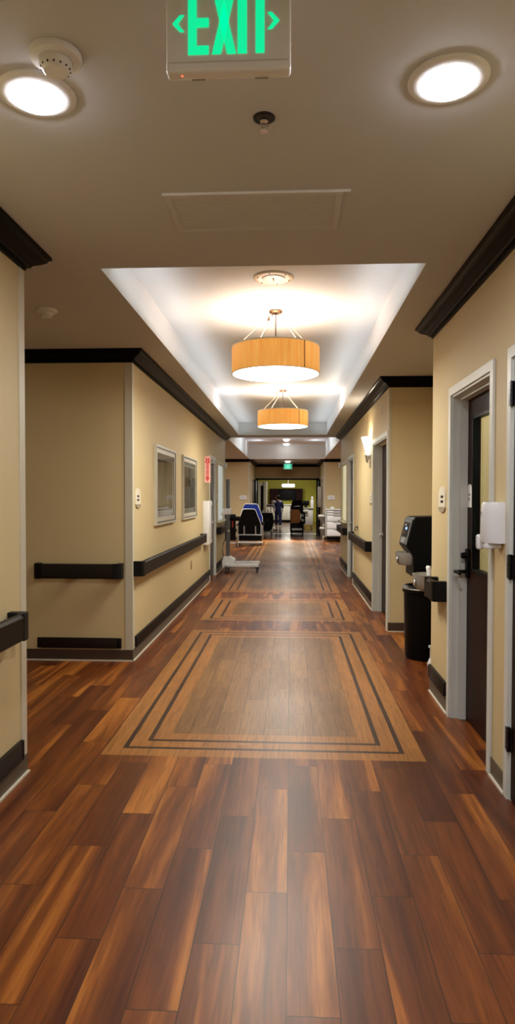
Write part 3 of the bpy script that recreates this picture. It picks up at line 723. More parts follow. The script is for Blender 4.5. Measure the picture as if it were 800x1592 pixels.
def word(t, txt, z_top, step, size, m):
    for k, ch in enumerate(txt):
        if ch == ' ': continue
        cu = bpy.data.curves.new('glyph', 'FONT'); cu.body = ch; cu.size = size; cu.align_x = 'CENTER'; cu.extrude = .0003
        o = bpy.data.objects.new('tmp', cu); COL.objects.link(o)
        dg = bpy.context.evaluated_depsgraph_get(); me = bpy.data.meshes.new_from_object(o.evaluated_get(dg))
        bpy.data.objects.remove(o)
        me.materials.clear(); me.materials.append(M[m])
        me.transform(Matrix.Translation(A0 - t.location) @ RZ @ Matrix.Translation((c_, -.0018, z_top-k*step)) @ Matrix.Rotation(pi/2, 4, 'X'))
        g = bpy.data.objects.new('letter', me); COL.objects.link(g); g.parent = t
word(t, 'FIRE EXTINGUISHER', 2.045, .0165, .020, 'white')
# cabinet
t = thing('fire_extinguisher_cabinet', (XL, 10.6, .69), 'white narrow wall cabinet with a dark slot window under the red arrow sign', 'cabinet')
B(XL, XL+.09, 10.18, 10.62, .685, 1.385, bev=.006).build('body', 'white', t)
B(XL+.090, XL+.100, 10.19, 10.61, .70, 1.37, bev=.003).build('door', 'white', t)
B(XL+.1002, XL+.103, 10.46, 10.54, .76, 1.31).build('slot_window', 'dkgrey', t)
MB().ball((XL+.104, 10.58, 1.02), .010, u=8, v=6).build('knob', 'steel', t)
# outlet
t = thing('wall_outlet', (XL, 8.97, .435), 'small brown outlet plate on the left wall below the handrail', 'outlet')
B(XL, XL+.005, 8.93, 9.01, .435, .552, bev=.002).build('plate', 'brown', t)
for z in (.468, .518): B(XL+.005, XL+.007, 8.953, 8.987, z-.014, z+.014, bev=.002).build('socket', 'tan', t)

# sconce
t = thing('wall_sconce', (XR, 8.58, 1.83), 'lit white glass wall sconce on the right wall', 'wall lamp')
B(XR-.012, XR, 8.53, 8.63, 1.835, 2.22, bev=.004).build('backplate', 'steel', t)
b_ = MB(); rings = []
for z, r in ((2.005,.045),(2.08,.062),(2.16,.082),(2.235,.105)):
    rings.append([(XR-.013 - r*1.05*sin(a), 8.58 - r*1.15*cos(a), z) for a in [pi*k/14 for k in range(15)]])
b_.loft(rings, close=True, cap=False); b_.build('glass_shade', 'sconce', t, recalc=False)
B(XR-.085, XR-.010, 8.50, 8.66, 2.055, 2.062, bev=.002).build('band', 'steel', t)
MB().lathe([(0,1.90),(.012,1.905),(.030,1.98),(.034,2.004),(0,2.004)], (XR-.045, 8.58, 0), seg=18).build('finial', 'steel', t)

# sanitizer dispenser
t = thing('sanitizer_dispenser', (XR, 3.28, 1.17), 'white hand sanitizer dispenser on the wall between the two right doors', 'dispenser')
pl = [(XR+.002,3.218),(XR-.042,3.218),(XR-.075,3.240),(XR-.098,3.275),(XR-.098,3.300),(XR-.075,3.330),(XR-.042,3.350),(XR+.002,3.352)]
z0, z1 = 1.222, 1.425
rings = []
for z, k, dz in ((z0, .94, 0), (z0+.01, 1, 0), (1.36, .98, 0), (z1-.012, .93, 0), (z1, .86, 0)):
    rings.append([(XR + (a-XR)*k, 3.285 + (b2-3.285)*(1 if k > .9 else .96), z) for a, b2 in pl])
MB().loft(rings).build('cover', 'white', t)
B(XR-.085, XR-.004, 3.25, 3.33, 1.195, 1.2225, bev=.006).build('nozzle_housing', 'white', t)
M['logo'] = mat('dark_logo_print', (.08,.09,.11), .4)
lg = B(XR-.0995, XR-.098, 3.277, 3.297, 1.357, 1.361); lg.prism([(3.277,1.371),(3.284,1.379),(3.288,1.375),(3.297,1.383),(3.290,1.368),(3.283,1.367)], 'x', XR-.0995, XR-.098); lg.build('logo', 'logo', t)
B(XR-.108, XR-.07, 3.315, 3.345, 1.185, 1.262, bev=.012, seg=3).build('push_lever', 'white', t)
b_ = MB()
for z in (1.205, 1.225, 1.243): b_.box(XR-.1092, XR-.1075, 3.322, 3.339, z, z+.010)
b_.build('lever_marks', 'grey', t)
# small call lights at the wall ends
for x, s, y, l in ((XL, 1, 13.50, 'small white box light high at the far end of the left wall'), (XR, -1, 13.45, 'small white box light high at the far end of the right wall')):
    t = thing('call_light', (x, y, 2.15), l, 'call light', 'white box call lights')
    a, b2 = sorted((x, x+s*.055)); B(a, b2, y-.05, y+.05, 2.03+.02, 2.16, bev=.008).build('lens', 'white', t)
    a, b2 = sorted((x, x+s*.012)); B(a, b2, y-.06, y+.06, 2.16, 2.20, bev=.003).build('backplate', 'cream', t)
t = thing('wall_hook', (XR, 9.9, .95), 'small dark hook on the right wall just above the handrail', 'hook')
B(XR-.006, XR, 10.1, 10.16, .93, 1.0, bev=.002).build('plate', 'iron', t)
MB().tube([(XR-.005,10.13,.985),(XR-.04,10.13,.975),(XR-.05,10.13,.94),(XR-.03,10.13,.925)], .008).build('hook', 'iron', t)

# oval signs at the cross corridor
for x, l in ((-1.595, 'white oval room sign on the far wall left above the blue chair'), (1.36, 'white oval room sign on the far wall above the drawer cart')):
    t = thing('oval_sign', (x, 21.75, 1.35), l, 'sign', 'oval room signs')
    a = [(x+.125*math.copysign(abs(cos(k*pi/16))**.6, cos(k*pi/16)), 1.428+.075*math.copysign(abs(sin(k*pi/16))**.6, sin(k*pi/16))) for k in range(32)]
    MB().prism(a, 'y', 21.75, 21.735).build('plate', 'white', t)
    b_ = MB()
    for zz, w in ((1.43,.05),(1.415,.035)): b_.box(x-w, x+w, 21.733, 21.735, zz, zz+.007)
    b_.build('print', 'grey', t)
    B(x-.09, x+.09, 21.73, 21.75, 1.344, 1.356, bev=.003).build('lower_rail', 'dkgrey', t)

# ------------------------------------------------------------------ drinking fountain alcove
t = thing('drinking_fountain', (1.62, 6.1, .55), 'black bottle filling drinking fountain with two steel bowls in the right alcove', 'drinking fountain')
def taper(y0, y1, prof, nm, m, par, bev=.0):
    o = MB().prism(prof, 'y', y0, y1).build(nm, m, par)
    if bev:
        md = o.modifiers.new('bev', 'BEVEL'); md.width = bev; md.segments = 3; md.limit_method = 'ANGLE'
    return o
taper(6.03, 6.45, [(1.616,.70),(1.14,.70),(1.14,.90),(1.075,.985),(1.075,1.01),(1.128,1.235),(1.15,1.265),(1.616,1.275)], 'tower', 'black', t, .012)
# control face (sloped plane between (1.075,1.01) and (1.128,1.235))
def facepanel(y0, y1, u0, u1, th, nm, m, bev=0):
    A = Vector((1.075,1.01)); D = Vector((.053,.225)); n = Vector((-.973,.229))
    p0 = A+D*u0; p1 = A+D*u1
    o = MB().prism([tuple(p0), tuple(p0+n*th), tuple(p1+n*th), tuple(p1)], 'y', y0, y1).build(nm, m, t); return o
facepanel(6.045, 6.435, -.02, 1.02, .003, 'face_plate', 'dkgrey')
facepanel(6.10, 6.38, .28, .88, .006, 'display', 'black')
facepanel(6.18, 6.24, .58, .68, .008, 'blue_indicator', 'blueled'); facepanel(6.24, 6.30, .74, .80, .008, 'indicator', 'ltgrey'); facepanel(6.26, 6.32, .40, .47, .008, 'filter_light', 'brown')
facepanel(6.16, 6.32, .02, .24, .010, 'push_pad', 'grey')
def bowl(cx, cy, zt, r, dp, nm):
    b_ = MB(); n = 20
    def ring(rr, z, k=1): return [(1.62 if False else cx + rr*1.12*cos(a)*k, cy + rr*sin(a), z) for a in [2*pi*i/n for i in range(n)]]
    b_.loft([ring(r*.80, zt-dp), ring(r*.96, zt-dp*.75), ring(r, zt-.012), ring(r*1.02, zt), ring(r*.9, zt), ring(r*.82, zt-.02), ring(r*.2, zt-.045)])
    o = b_.build(nm, 'bowl', t)
    MB().lathe([(0,0),(.030,0),(.028,-.006),(0,-.006)], (cx-r*1.06, cy-.05, zt-dp*.55), 'x', 20).build('push_button', 'steel', o)
    return o
bowl(1.155, 6.24, .925, .135, .12, 'upper_bowl')
bowl(1.215, 5.60, .79, .15, .125, 'lower_bowl')
B(1.20, 1.616, 5.45, 5.66, .70, .745, bev=.02).build('lower_body', 'black', t)
MB().tube([(1.175,5.52,.78),(1.172,5.52,.83),(1.168,5.525,.852),(1.15,5.53,.862)], [.02,.022,.024,.010], 12).build('lower_spout', 'white', t)
MB().tube([(1.27,6.12,.92),(1.26,6.12,.955),(1.23,6.13,.965)], .010, 10).build('upper_spout', 'chrome', t)
t = thing('trash_bin', (1.25, 6.02, 0), 'tall round black bin standing on the floor under the drinking fountain', 'bin')
bx, by = 1.215, 5.885
t.location = (bx, by, 0)
MB().lathe([(0,.0),(.165,.0),(.175,.02),(.188,.60),(.188,.615),(0,.615)], (bx,by,0), seg=40).build('body', 'black', t)
MB().lathe([(.194,.595),(.200,.60),(.200,.640),(.180,.655),(.150,.655),(.150,.60)], (bx,by,0), seg=40).build('rim', 'black', t)
MB().lathe([(.201,.628),(.203,.633),(.201,.638)], (bx,by,0), seg=40).build('rim_highlight', 'steel', t)  # steel ring puts the highlight of the black rim into the shape
t = thing('pipe_fitting', (1.30, 5.30, 0), 'small white pipe fitting on the floor at the corner beside the black bin', 'pipe fitting')
t.location = (1.215, 5.60, 0)
b_ = MB(); b_.lathe([(0,0),(.034,0),(.036,.02),(.024,.045),(.020,.06),(0,.06)], (1.215,5.60,0), seg=18); b_.build('foot', 'white', t)
b_ = MB(); b_.lathe([(.014,.06),(.014,.15),(.026,.155),(.026,.172),(0,.175)], (1.215,5.60,0), seg=18); b_.build('stem', 'ltgrey', t)

# ------------------------------------------------------------------ patient lift
def caster(par, x, y, r, m='rubber', fork='dkgrey', nm='caster', top=.03):
    o = MB().box(x-.012, x+.012, y-.02, y+.02, r*1.2, r*2+top, bev=.004).build(nm, fork, par)
    MB().lathe([(0,-.013),(r*.92,-.013),(r,-.008),(r,.008),(r*.92,.013),(0,.013)], (x+.02, y, r), 'x', 20).build('wheel', m, o)
    MB().lathe([(0,-.015),(r*.5,-.015),(r*.5,.0155),(0,.0155)], (x+.02, y, r), 'x', 16).build('hub', 'white', o)
    return o
LYY = 12.48
t = thing('patient_lift', (-1.2, LYY, 0), 'white wheeled patient lift with grey mast standing at the left wall', 'patient lift')
B(-1.245, -1.172, LYY-.04, LYY+.04, .28, 1.79, bev=.006).build('mast', 'dkgrey', t)
B(-1.171, -1.166, LYY-.03, LYY+.03, 1.28, 1.66).build('mast_scale', 'white', t)
B(-1.31, -1.135, LYY-.09, LYY+.07, 1.105, 1.225, bev=.018, seg=3).build('control_box', 'white', t)
B(-1.345, -1.311, LYY-.06, LYY+.04, 1.09, 1.16, bev=.008).build('handle', 'white', t)
MB().prism([(-1.31,.14),(-1.31,.21),(-1.28,.30),(-1.17,.30),(-1.07,.235),(-1.07,.12),(-1.10,.085),(-1.29,.085)], 'y', LYY-.13, LYY+.13).build('base_housing', 'white', t)
for yy, nm in ((LYY-.20, 'leg'), (LYY+.22, 'leg')):
    lg_ = B(-1.22, -.60, yy-.03, yy+.03, .115 if yy < LYY else .125, .175 if yy < LYY else .185, bev=.008).build(nm, 'white', t)
B(-1.24, -1.16, LYY-.22, LYY+.24, .125, .17, bev=.006).build('cross_tube', 'white', t)
for x, yy in ((-.65, LYY-.20), (-.65, LYY+.22), (-1.24, LYY-.20), (-1.24, LYY+.22)): caster(t, x, yy, .048, top=.03)
MB().lathe([(0,0),(.022,0),(.022,-.03),(0,-.03)], (-1.19, LYY-.04, .79), 'y', 16).build('clamp_knob', 'steel', t)
B(-1.19, -.96, LYY+.0, LYY+.035, .98, 1.07, bev=.01).build('boom_pad', 'black', t)
MB().tube([(-1.12,LYY-.005,.98),(-1.115,LYY-.01,.93),(-1.12,LYY-.01,.86)], .008).build('red_strap', 'red', t)
MB().tube([(-1.28,LYY-.14,.30),(-1.30,LYY-.15,.42),(-1.285,LYY-.14,.55),(-1.255,LYY-.06,.62)], .006).build('cable', 'black', t)

# ------------------------------------------------------------------ blue recliner seen from behind
t = thing('recliner_chair', (-1.21, 19.3, 0), 'tall blue and black medical recliner seen from behind, white piping', 'chair')
def backshape(w0, w1, z0, z1, y0, y1, cx, rr=.08):
    """outline lower half width w0, upper w1, rounded top; leans from y0 (bottom) to y1 (top)"""
    pts = [(-w0, z0), (-w0*1.02, z0+(z1-z0)*.45), (-w1-.03, z1-rr*1.6), (-w1, z1-rr*.6), (-w1+rr*.6, z1), (w1-rr*.6, z1), (w1, z1-rr*.6), (w1+.03, z1-rr*1.6), (w0*1.02, z0+(z1-z0)*.45), (w0, z0)]
    return [(cx+a, y0+(y1-y0)*(z-z0)/(z1-z0), z) for a, z in pts]
cx = -1.20
def slabback(w0, w1, z0, z1, y0, y1, th, cx, nm, m, par, pipe=None):
    A = backshape(w0, w1, z0, z1, y0, y1, cx); A2 = [(a, b+th, c_) for a, b, c_ in A]
    o = MB().loft([A, A2]).build(nm, m, par)
    if pipe: MB().tube(A, .010, 8).build('piping', pipe, o)
    return o
slabback(.34, .20, .30, 1.09, 19.25, 19.02, .06, cx-.02, 'back_panel', 'blackmat', t, 'white')
slabback(.335, .215, .52, 1.235, 19.42, 19.30, .10, cx+.02, 'backrest', 'blue', t, 'white')
B(cx-.30, cx+.30, 19.36, 19.95, .42, .55, bev=.03, seg=3).build('seat', 'blue', t)
for s in (-1, 1):
    B(cx+s*.36-.035, cx+s*.36+.035, 19.30, 19.85, .60, .70, bev=.02).build('armrest', 'blackmat', t)
    MB().tube([(cx+s*.36, 19.5, .60), (cx+s*.37, 19.48, .3), (cx+s*.36, 19.45, .15)], .018).build('side_post', 'steel', t)
    MB().tube([(cx+s*.17, 19.16, .33), (cx+s*.17, 19.12, .58)], .020).build('recline_strut', 'steel', t)
    MB().tube([(cx+s*.36, 19.16, .33), (cx+s*.355, 19.14, .62)], .012).build('push_tube', 'steel', t)
MB().tube([(cx-.36,19.15,.32),(cx+.36,19.15,.32)], .016).build('cross_bar', 'steel', t)
B(cx-.33, cx+.33, 19.2, 19.8, .14, .30, bev=.02).build('base', 'black', t)
B(cx-.37, cx+.37, 19.0, 19.25, .075, .115, bev=.01).build('foot_rail', 'ltgrey', t)
for x, yy in ((cx-.32,19.15),(cx+.30,19.15),(cx-.32,19.75),(cx+.30,19.75)): caster(t, x, yy, .045, top=.02)

# black chair beside it
t = thing('black_chair', (-1.75, 18.6, 0), 'black wheeled chair half hidden behind the lift at left', 'chair')
B(-1.92, -1.56, 18.45, 18.85, .42, .52, bev=.02).build('seat', 'blackmat', t)
B(-1.92, -1.56, 18.40, 18.46, .20, .95, bev=.02).build('backrest', 'blackmat', t)
for xx in (-1.93, -1.53): B(xx-.02, xx+.02, 18.46, 18.8, .62, .66, bev=.01).build('armrest', 'black', t)
for xx in (-1.93, -1.53): MB().tube([(xx,18.5,.62),(xx,18.5,.12)], .012).build('side_post', 'steel', t)
B(-1.9, -1.55, 18.3, 18.42, .115, .145, bev=.008).build('footplate', 'ltgrey', t)
for xx in (-1.93, -1.55): caster(t, xx, 18.5, .05, top=.02)

# black hamper cart
HY = 24.3
t = thing('hamper_cart', (-.9, HY, 0), 'black rounded hamper cart with a steel top behind the blue recliner', 'cart')
cx = -.895
prof = [(-.22,.20),(-.25,.45),(-.24,.80),(-.20,.84),(.20,.84),(.235,.78),(.265,.50),(.21,.24),(.12,.18),(-.16,.18)]
MB().prism([(cx+a, z) for a, z in prof], 'y', HY, HY+.5).build('bag', 'blackmat', t)
B(cx-.25, cx+.24, HY-.02, HY+.52, .845, .875, bev=.01).build('top_frame', 'steel', t)
b_ = MB()
for xx, h_ in ((-.16,.06),(-.06,.04),(.05,.07),(.15,.05)): b_.lathe([(0,.876),(.03,.876),(.03,.876+h_),(.012,.89+h_),(0,.89+h_)], (cx+xx, HY+.15, 0), seg=12)
b_.build('top_bottles', 'steel', t)
B(cx-.22, cx+.22, HY+.02, HY+.48, .13, .17, bev=.01).build('base', 'dkgrey', t)
MB().ball((cx+.03, HY-.004, .58), .018, u=8, v=6).build('clasp', 'chrome', t)
for x, yy in ((cx-.20,HY+.05),(cx+.17,HY+.05),(cx-.20,HY+.44),(cx+.17,HY+.44)): caster(t, x, yy, .05, top=.03)

# wheelchair with brown bag
WY = 25.0
t = thing('power_wheelchair', (.26, WY, 0), 'black wheelchair seen from behind in the dark far doorway', 'wheelchair')
cx = .26
slabback(.23, .19, .80, 1.33, WY+.18, WY+.14, .08, cx, 'backrest', 'blackmat', t)
MB().prism([(cx-.13,1.08),(cx+.02,1.115),(cx+.13,1.09),(cx+.13,1.075),(cx-.13,1.065)], 'y', WY+.130, WY+.149).build('logo_patch', 'ltgrey', t)
B(cx-.27, cx+.25, WY+.12, WY+.75, .05, .44, bev=.04).build('base', 'black', t)
B(cx-.22, cx+.22, WY+.2, WY+.7, .425, .52, bev=.03).build('seat', 'blackmat', t)
for s in (-1, 1):
    B(cx+s*.26-.03, cx+s*.26+.03, WY+.2, WY+.6, .84, .88, bev=.01).build('armrest', 'black', t)
    MB().tube([(cx+s*.24,WY+.25,.84),(cx+s*.24,WY+.28,.45)], .014).build('arm_post', 'dkgrey', t)
    MB().lathe([(0,-.03),(.14,-.03),(.15,-.02),(.15,.02),(.14,.03),(0,.03)], (cx+s*.22, WY+.35, .15), 'x', 24).build('wheel', 'rubber', t)
B(cx-.21, cx+.20, WY+.04, WY+.12, .14, .235, bev=.03).build('rear_bumper', 'ltgrey', t)
t = thing('brown_backpack', (.24, WY, .45), 'brown backpack hanging on the back of the black wheelchair', 'bag')
MB().loft([[(.04+a*k+.12*(1-k) , WY+d, z) for a, z in ((-.04,.50),(-.05,.86),(.0,.96),(.30,.96),(.35,.86),(.35,.50),(.30,.44),(.0,.44))] for d, k in ((.13,1),(.03,1),(0,.88))]).build('body', 'brown', t)
MB().tube([(.14,WY+.06,.93),(.16,WY+.08,.98),(.24,WY+.08,.98),(.26,WY+.06,.93)], .010).build('strap', 'black', t)
B(.08, .27, WY-.025, WY+.003, .50, .70, bev=.02).build('front_pocket', 'brown', t)
t = thing('black_pouch', (.42, WY, .45), 'dark grey pouch hanging beside the brown backpack', 'bag')
B(.405, .575, WY-.05, WY+.12, .40, .86, bev=.05, seg=3).build('body', 'blackmat', t)
B(.42, .53, WY-.07, WY-.045, .50, .60, bev=.02).build('pocket', 'grey', t); B(.41, .52, WY-.07, WY-.045, .68, .78, bev=.02).build('upper_pocket', 'grey', t)

# drawer cart
t = thing('drawer_cart', (1.5, 20.9, 0), 'white medical drawer cart with black base at the far right corner', 'cart')
B(1.16, 1.78, 20.92, 21.5, .17, 1.03, bev=.006).build('body', 'grey', t)  # greyed body puts the shade of the drawer gaps into its colour
B(1.13, 1.80, 20.88, 21.52, 1.03, 1.06, bev=.008).build('top', 'white', t)
zz = [.18,.42,.66,.86,.94,1.02]
for a, b2 in zip(zz, zz[1:]):
    d = B(1.175, 1.765, 20.900, 20.92, a+.012, b2-.012, bev=.004).build('drawer', 'white', t)
    B(1.38, 1.70, 20.888, 20.901, b2-.034, b2-.020, bev=.002).build('drawer_pull', 'dkgrey', d)
B(1.18, 1.76, 20.94, 21.48, .075, .17, bev=.01).build('base', 'black', t)
B(1.125, 1.158, 20.9, 21.4, .20, 1.10, bev=.006).build('side_rail', 'ltgrey', t)
for x, yy in ((1.20,20.97),(1.66,20.97),(1.20,21.42),(1.66,21.42)): caster(t, x, yy, .04, top=0)
B(1.30, 1.42, 21.1, 21.2, 1.06, 1.13, bev=.02).build('top_tray', 'white', t)
for z0_, w, l in ((.60, .22, 'grey tilted waste bin on the side of the drawer cart, the upper one'), (.20, .17, 'grey waste bin with white liner on the side of the drawer cart, the lower one')):
    t = thing('waste_bin', (1.0, 20.95, z0_), l, 'bin', 'side bins of the drawer cart')
    b_ = MB(); b_.prism([(1.126-w*.45,z0_),(1.126,z0_),(1.126,z0_+.30),(1.126-w,z0_+.26),(1.126-w*1.1,z0_+.20)], 'y', 20.95, 21.25); b_.build('body', 'taupe', t)
    B(1.126-w*1.02, 1.10, 20.935, 20.948, z0_+.215, z0_+.275, bev=.005).build('liner', 'liner', t)

# far corridor details
t = door_root(-1.365, 23.4, 'dark door in a pale frame on the left wall of the far corridor')
b_ = MB(); b_.box(-1.365, -1.345, 22.75, 22.82, 0, 2.15); b_.box(-1.365, -1.345, 23.80, 23.87, 0, 2.15); b_.box(-1.365, -1.345, 22.82, 23.8, 2.09, 2.15); b_.build('frame', 'frame', t, smooth=False)
B(-1.365, -1.350, 22.82, 23.8, 0, 2.09).build('leaf', 'door', t, smooth=False)
t = door_root(1.115, 23.4, 'dark door in a pale frame on the right wall of the far corridor')
b_ = MB(); b_.box(1.095, 1.115, 22.15, 22.22, 0, 2.15); b_.box(1.095, 1.115, 22.9, 22.97, 0, 2.15); b_.box(1.095, 1.115, 22.22, 22.9, 2.09, 2.15); b_.build('frame', 'frame', t, smooth=False)
B(1.100, 1.115, 22.22, 22.9, 0, 2.09).build('leaf', 'door', t, smooth=False)
t = thing('wall_dispenser', (1.115, 23.6, 1.1), 'grey wall box on the right wall of the far corridor', 'dispenser')
B(.985, 1.115, 23.3, 23.75, 1.08, 1.82, bev=.01).build('body', 'ltgrey', t); B(.975, .985, 23.35, 23.70, 1.12, 1.30, bev=.004).build('tray', 'grey', t)
t = door_root(-1.3, 25.3, 'black doorway frame at the end of the far corridor')
b_ = MB(); b_.box(-1.364, -1.27, 25.2, 25.3, 0, 2.17); b_.box(1.0, 1.114, 25.2, 25.3, 0, 2.17); b_.box(-1.364, 1.114, 25.2, 25.298, 2.11, 2.17); b_.build('frame', 'black', t, smooth=False)
for x0_, x1_, nm in ((-1.355,-1.30,'leaf'), (1.05,1.10,'leaf')):
    B(x0_, x1_, 24.2, 25.18, .01, 2.08, bev=.004).build(nm, 'black', t)
struct(B(-1.5, 1.25, 25.30, 25.5, 0, .004).build('trim_threshold', 'steel', smooth=False), 'metal threshold')

# room beyond
t = thing('media_cabinet', (-.3, 37.7, .95), 'dark brown wall cabinet around a television on the green wall', 'cabinet')
b_ = MB(); b_.box(-1.22, -.71, 37.65, 37.995, 1.02, 1.93, bev=.01); b_.box(.34, .70, 37.65, 37.995, 1.02, 1.93, bev=.01); b_.box(-.71, .34, 37.65, 37.995, 1.87, 1.93); b_.build('carcass', 'darkcab', t)
for a, c_ in ((-1.20,-.97),(-.955,-.72),(.35,.50),(.51,.68)): B(a, c_, 37.63, 37.65, 1.04, 1.91, bev=.004).build('door', 'darkcab', t)
t = thing('television', (-.2, 37.7, 1.2), 'black flat television on the far green wall', 'television')
B(-.70, .33, 37.80, 37.85, 1.27, 1.86, bev=.008).build('bezel', 'screen', t); B(-.68, .31, 37.795, 37.8, 1.29, 1.84).build('screen', 'screen', t); B(-.3, -.1, 37.85, 37.998, 1.5, 1.65).build('bracket', 'dkgrey', t)
t = thing('counter', (-.1, 37.3, 0), 'long pale counter with vertical panels under the television', 'counter')
B(-1.6, .75, 37.2, 37.9, .12, .97, bev=.004).build('body', 'cream', t); B(-1.65, .8, 37.12, 37.95, .97, 1.01, bev=.006).build('countertop', 'white', t); B(-1.6, .75, 37.25, 37.9, 0, .12).build('plinth', 'black', t)
for k in range(9):
    a = -1.58+k*.258; B(a, a+.235, 37.18, 37.2, .14, .95, bev=.003).build('panel', 'mount' if k % 3 else 'ltgrey', t)
B(-.02, .16, 37.172, 37.18, .16, .93).build('dark_gap', 'dkgrey', t)
t = thing('ceiling_lamp', (-.12, 36, 2.0), 'lit white drum lamp hanging in front of the green wall', 'pendant lamp')
MB().lathe([(0,2.00),(.30,2.00),(.345,2.02),(.345,2.14),(.30,2.16),(0,2.16)], (-.12,36,0), seg=36).build('shade', 'lampfar', t)
MB().tube([(-.12,36,2.16),(-.12,36,2.72)], .01).build('stem', 'steel', t); MB().lathe([(.347,1.995),(.350,2.0),(.350,2.012),(.347,2.015)], (-.12,36,0), seg=36).build('rim', 'grey', t)
t = thing('tall_cabinet', (-1.3, 29, 0), 'tall pale cabinet with a dark vertical gap left of the green wall', 'cabinet')
B(-1.62, -1.05, 28.8, 29.3, 0, 2.13, bev=.01).build('body', 'cream', t)
B(-1.60, -1.335, 28.78, 28.80, .1, 2.10, bev=.004).build('door', 'mount', t); B(-1.20, -1.07, 28.78, 28.80, .1, 2.10, bev=.004).build('door', 'mount', t); B(-1.325, -1.21, 28.785, 28.80, .7, 1.95).build('dark_gap', 'black', t)
# white monitor cart near the person
t = thing('monitor_cart', (-.85, 27.6, 0), 'white monitor cart with a round white head beside the person in blue', 'cart')
B(-1.02, -.70, 27.45, 27.75, 1.02, 1.13, bev=.02).build('monitor', 'white', t); MB().tube([(-.84,27.6,1.02),(-.84,27.6,.12)], .025).build('post', 'ltgrey', t)
B(-.98, -.72, 27.43, 27.45, 1.04, 1.10).build('screen', 'dkgrey', t)
MB().ball((-.72,27.5,1.235), .09, (1,.7,.75)).build('round_head', 'white', t); MB().tube([(-.80,27.55,1.12),(-.74,27.5,1.2)], .012).build('arm', 'white', t)
B(-.98, -.70, 27.4, 27.8, .55, .62, bev=.01).build('basket', 'ltgrey', t)
for k in range(5):
    a = 2*pi*k/5+.3; l_ = MB().tube([(-.84,27.6,.13),(-.84+.24*cos(a),27.6+.24*sin(a),.09)], .018).build('leg', 'white', t)
    MB().ball((-.84+.24*cos(a),27.6+.24*sin(a),.035), .035, u=10, v=8).build('caster', 'rubber', l_)
# right computer cart
t = thing('computer_cart', (.8, 29, 0), 'white cart with a dark open laptop at the right inside the doorway', 'cart')
B(.56, 1.00, 28.9, 29.4, .20, .93, bev=.01).build('body', 'white', t); B(.52, 1.05, 28.86, 29.45, .93, .97, bev=.008).build('worktop', 'ltgrey', t)
B(.60, .80, 28.88, 28.9, .62, .90, bev=.01).build('bin', 'mount', t); B(.64, .76, 28.87, 28.88, .70, .80).build('bin_label', 'dkgrey', t)
for x, yy in ((.60,28.95),(.93,28.95),(.60,29.35),(.93,29.35)): caster(t, x, yy, .05, top=.08)
t = thing('laptop', (.68, 29.1, .97), 'dark laptop open on the white computer cart', 'laptop')
B(.56, .84, 29.0, 29.2, .97, .985, bev=.003).build('keyboard_base', 'black', t); B(.56, .84, 29.2, 29.215, 1.06, 1.28, bev=.004, rot=Matrix.Rotation(radians(-8),3,'X')).build('screen', 'black', t); B(.66,.74,29.19,29.22,.98,1.08).build('hinge', 'black', t)
t = thing('glove_box_rack', (.95, 29.0, 1.0), 'white boxes stacked at the right edge of the far doorway', 'box rack')
B(.90, 1.03, 29.0, 29.15, .97, 1.32, bev=.015).build('lower_box', 'white', t); B(.92, 1.02, 29.0, 29.13, 1.32, 1.47, bev=.04).build('upper_box', 'white', t)

# ------------------------------------------------------------------ person in navy scrubs, walking away
PX, PY = -.575, 30.5
def skin_mesh(name, V, E, m, par, sub=2, root=0):
    """V: (x,y,z,r) in metres from the feet; E: edges"""
    me = bpy.data.meshes.new(name); me.from_pydata([v[:3] for v in V], E, [])
    o = bpy.data.objects.new(name, me); COL.objects.link(o)
    sk = o.modifiers.new('skin', 'SKIN'); sk.use_smooth_shade = True
    for i, v in enumerate(V):
        d = me.skin_vertices[0].data[i]; r = v[3]; d.radius = (r, r) if not isinstance(r, tuple) else r; d.use_root = (i == root)
    sb = o.modifiers.new('sub', 'SUBSURF'); sb.levels = sub; sb.render_levels = sub
    dg = bpy.context.evaluated_depsgraph_get(); dg.update()
    nm = bpy.data.meshes.new_from_object(o.evaluated_get(dg)); bpy.data.objects.remove(o)
    nm.materials.clear(); nm.materials.append(M[m])
    for p in nm.polygons: p.use_smooth = True
    q = bpy.data.objects.new(name, nm); COL.objects.link(q); q.parent = par; return q
t = thing('person', (PX, PY, 0), 'person in dark navy scrubs and white shoes walking away through the far doorway', 'person')
# stature 1.52; left foot forward (+y is away)
V = [(0,0,.82,.115),(0,.0,.95,.105),(0,.01,1.10,.115),(0,.0,1.22,.10),(0,.0,1.285,.05),(0,.01,1.34,.045),(0,.02,1.40,.075),(0,.02,1.455,.065)]
E = [(0,1),(1,2),(2,3),(3,4),(4,5),(5,6),(6,7)]
def chain(start, pts):
    p = start
    for q in pts: V.append(q); E.append((p, len(V)-1)); p = len(V)-1
    return p
for s, f in ((-1, .16), (1, -.12)):
    chain(0, [(s*.085, f*.1,.74,.085), (s*.09, f*.5+.02,.42,.055), (s*.09, f,.20,.045), (s*.09, f*1.1,.07,.035), (s*.095, f*1.1+.10,.035,.030), (s*.095, f*1.1+.15,.03,.022)])
    sh = chain(3, [(s*.15,0,1.205,.048), (s*.205, -f*.3,.98,.036), (s*.20, -f*.3+.10,.80,.026), (s*.195, -f*.3+.13,.755,.024)])
    for k in range(4):
        o_ = (k-1.5)*.017
        chain(sh, [(s*.20, -f*.3+.14+o_*.9, .715, .0085), (s*.19, -f*.3+.15+o_, .68-.004*abs(k-1.4), .0075), (s*.178, -f*.3+.15+o_, .655-.006*abs(k-1.4), .0065)])
    chain(sh, [(s*.185, -f*.3+.165, .74, .009), (s*.175, -f*.3+.18, .705, .008)])
body = skin_mesh('body', V, E, 'skin', t, 2)
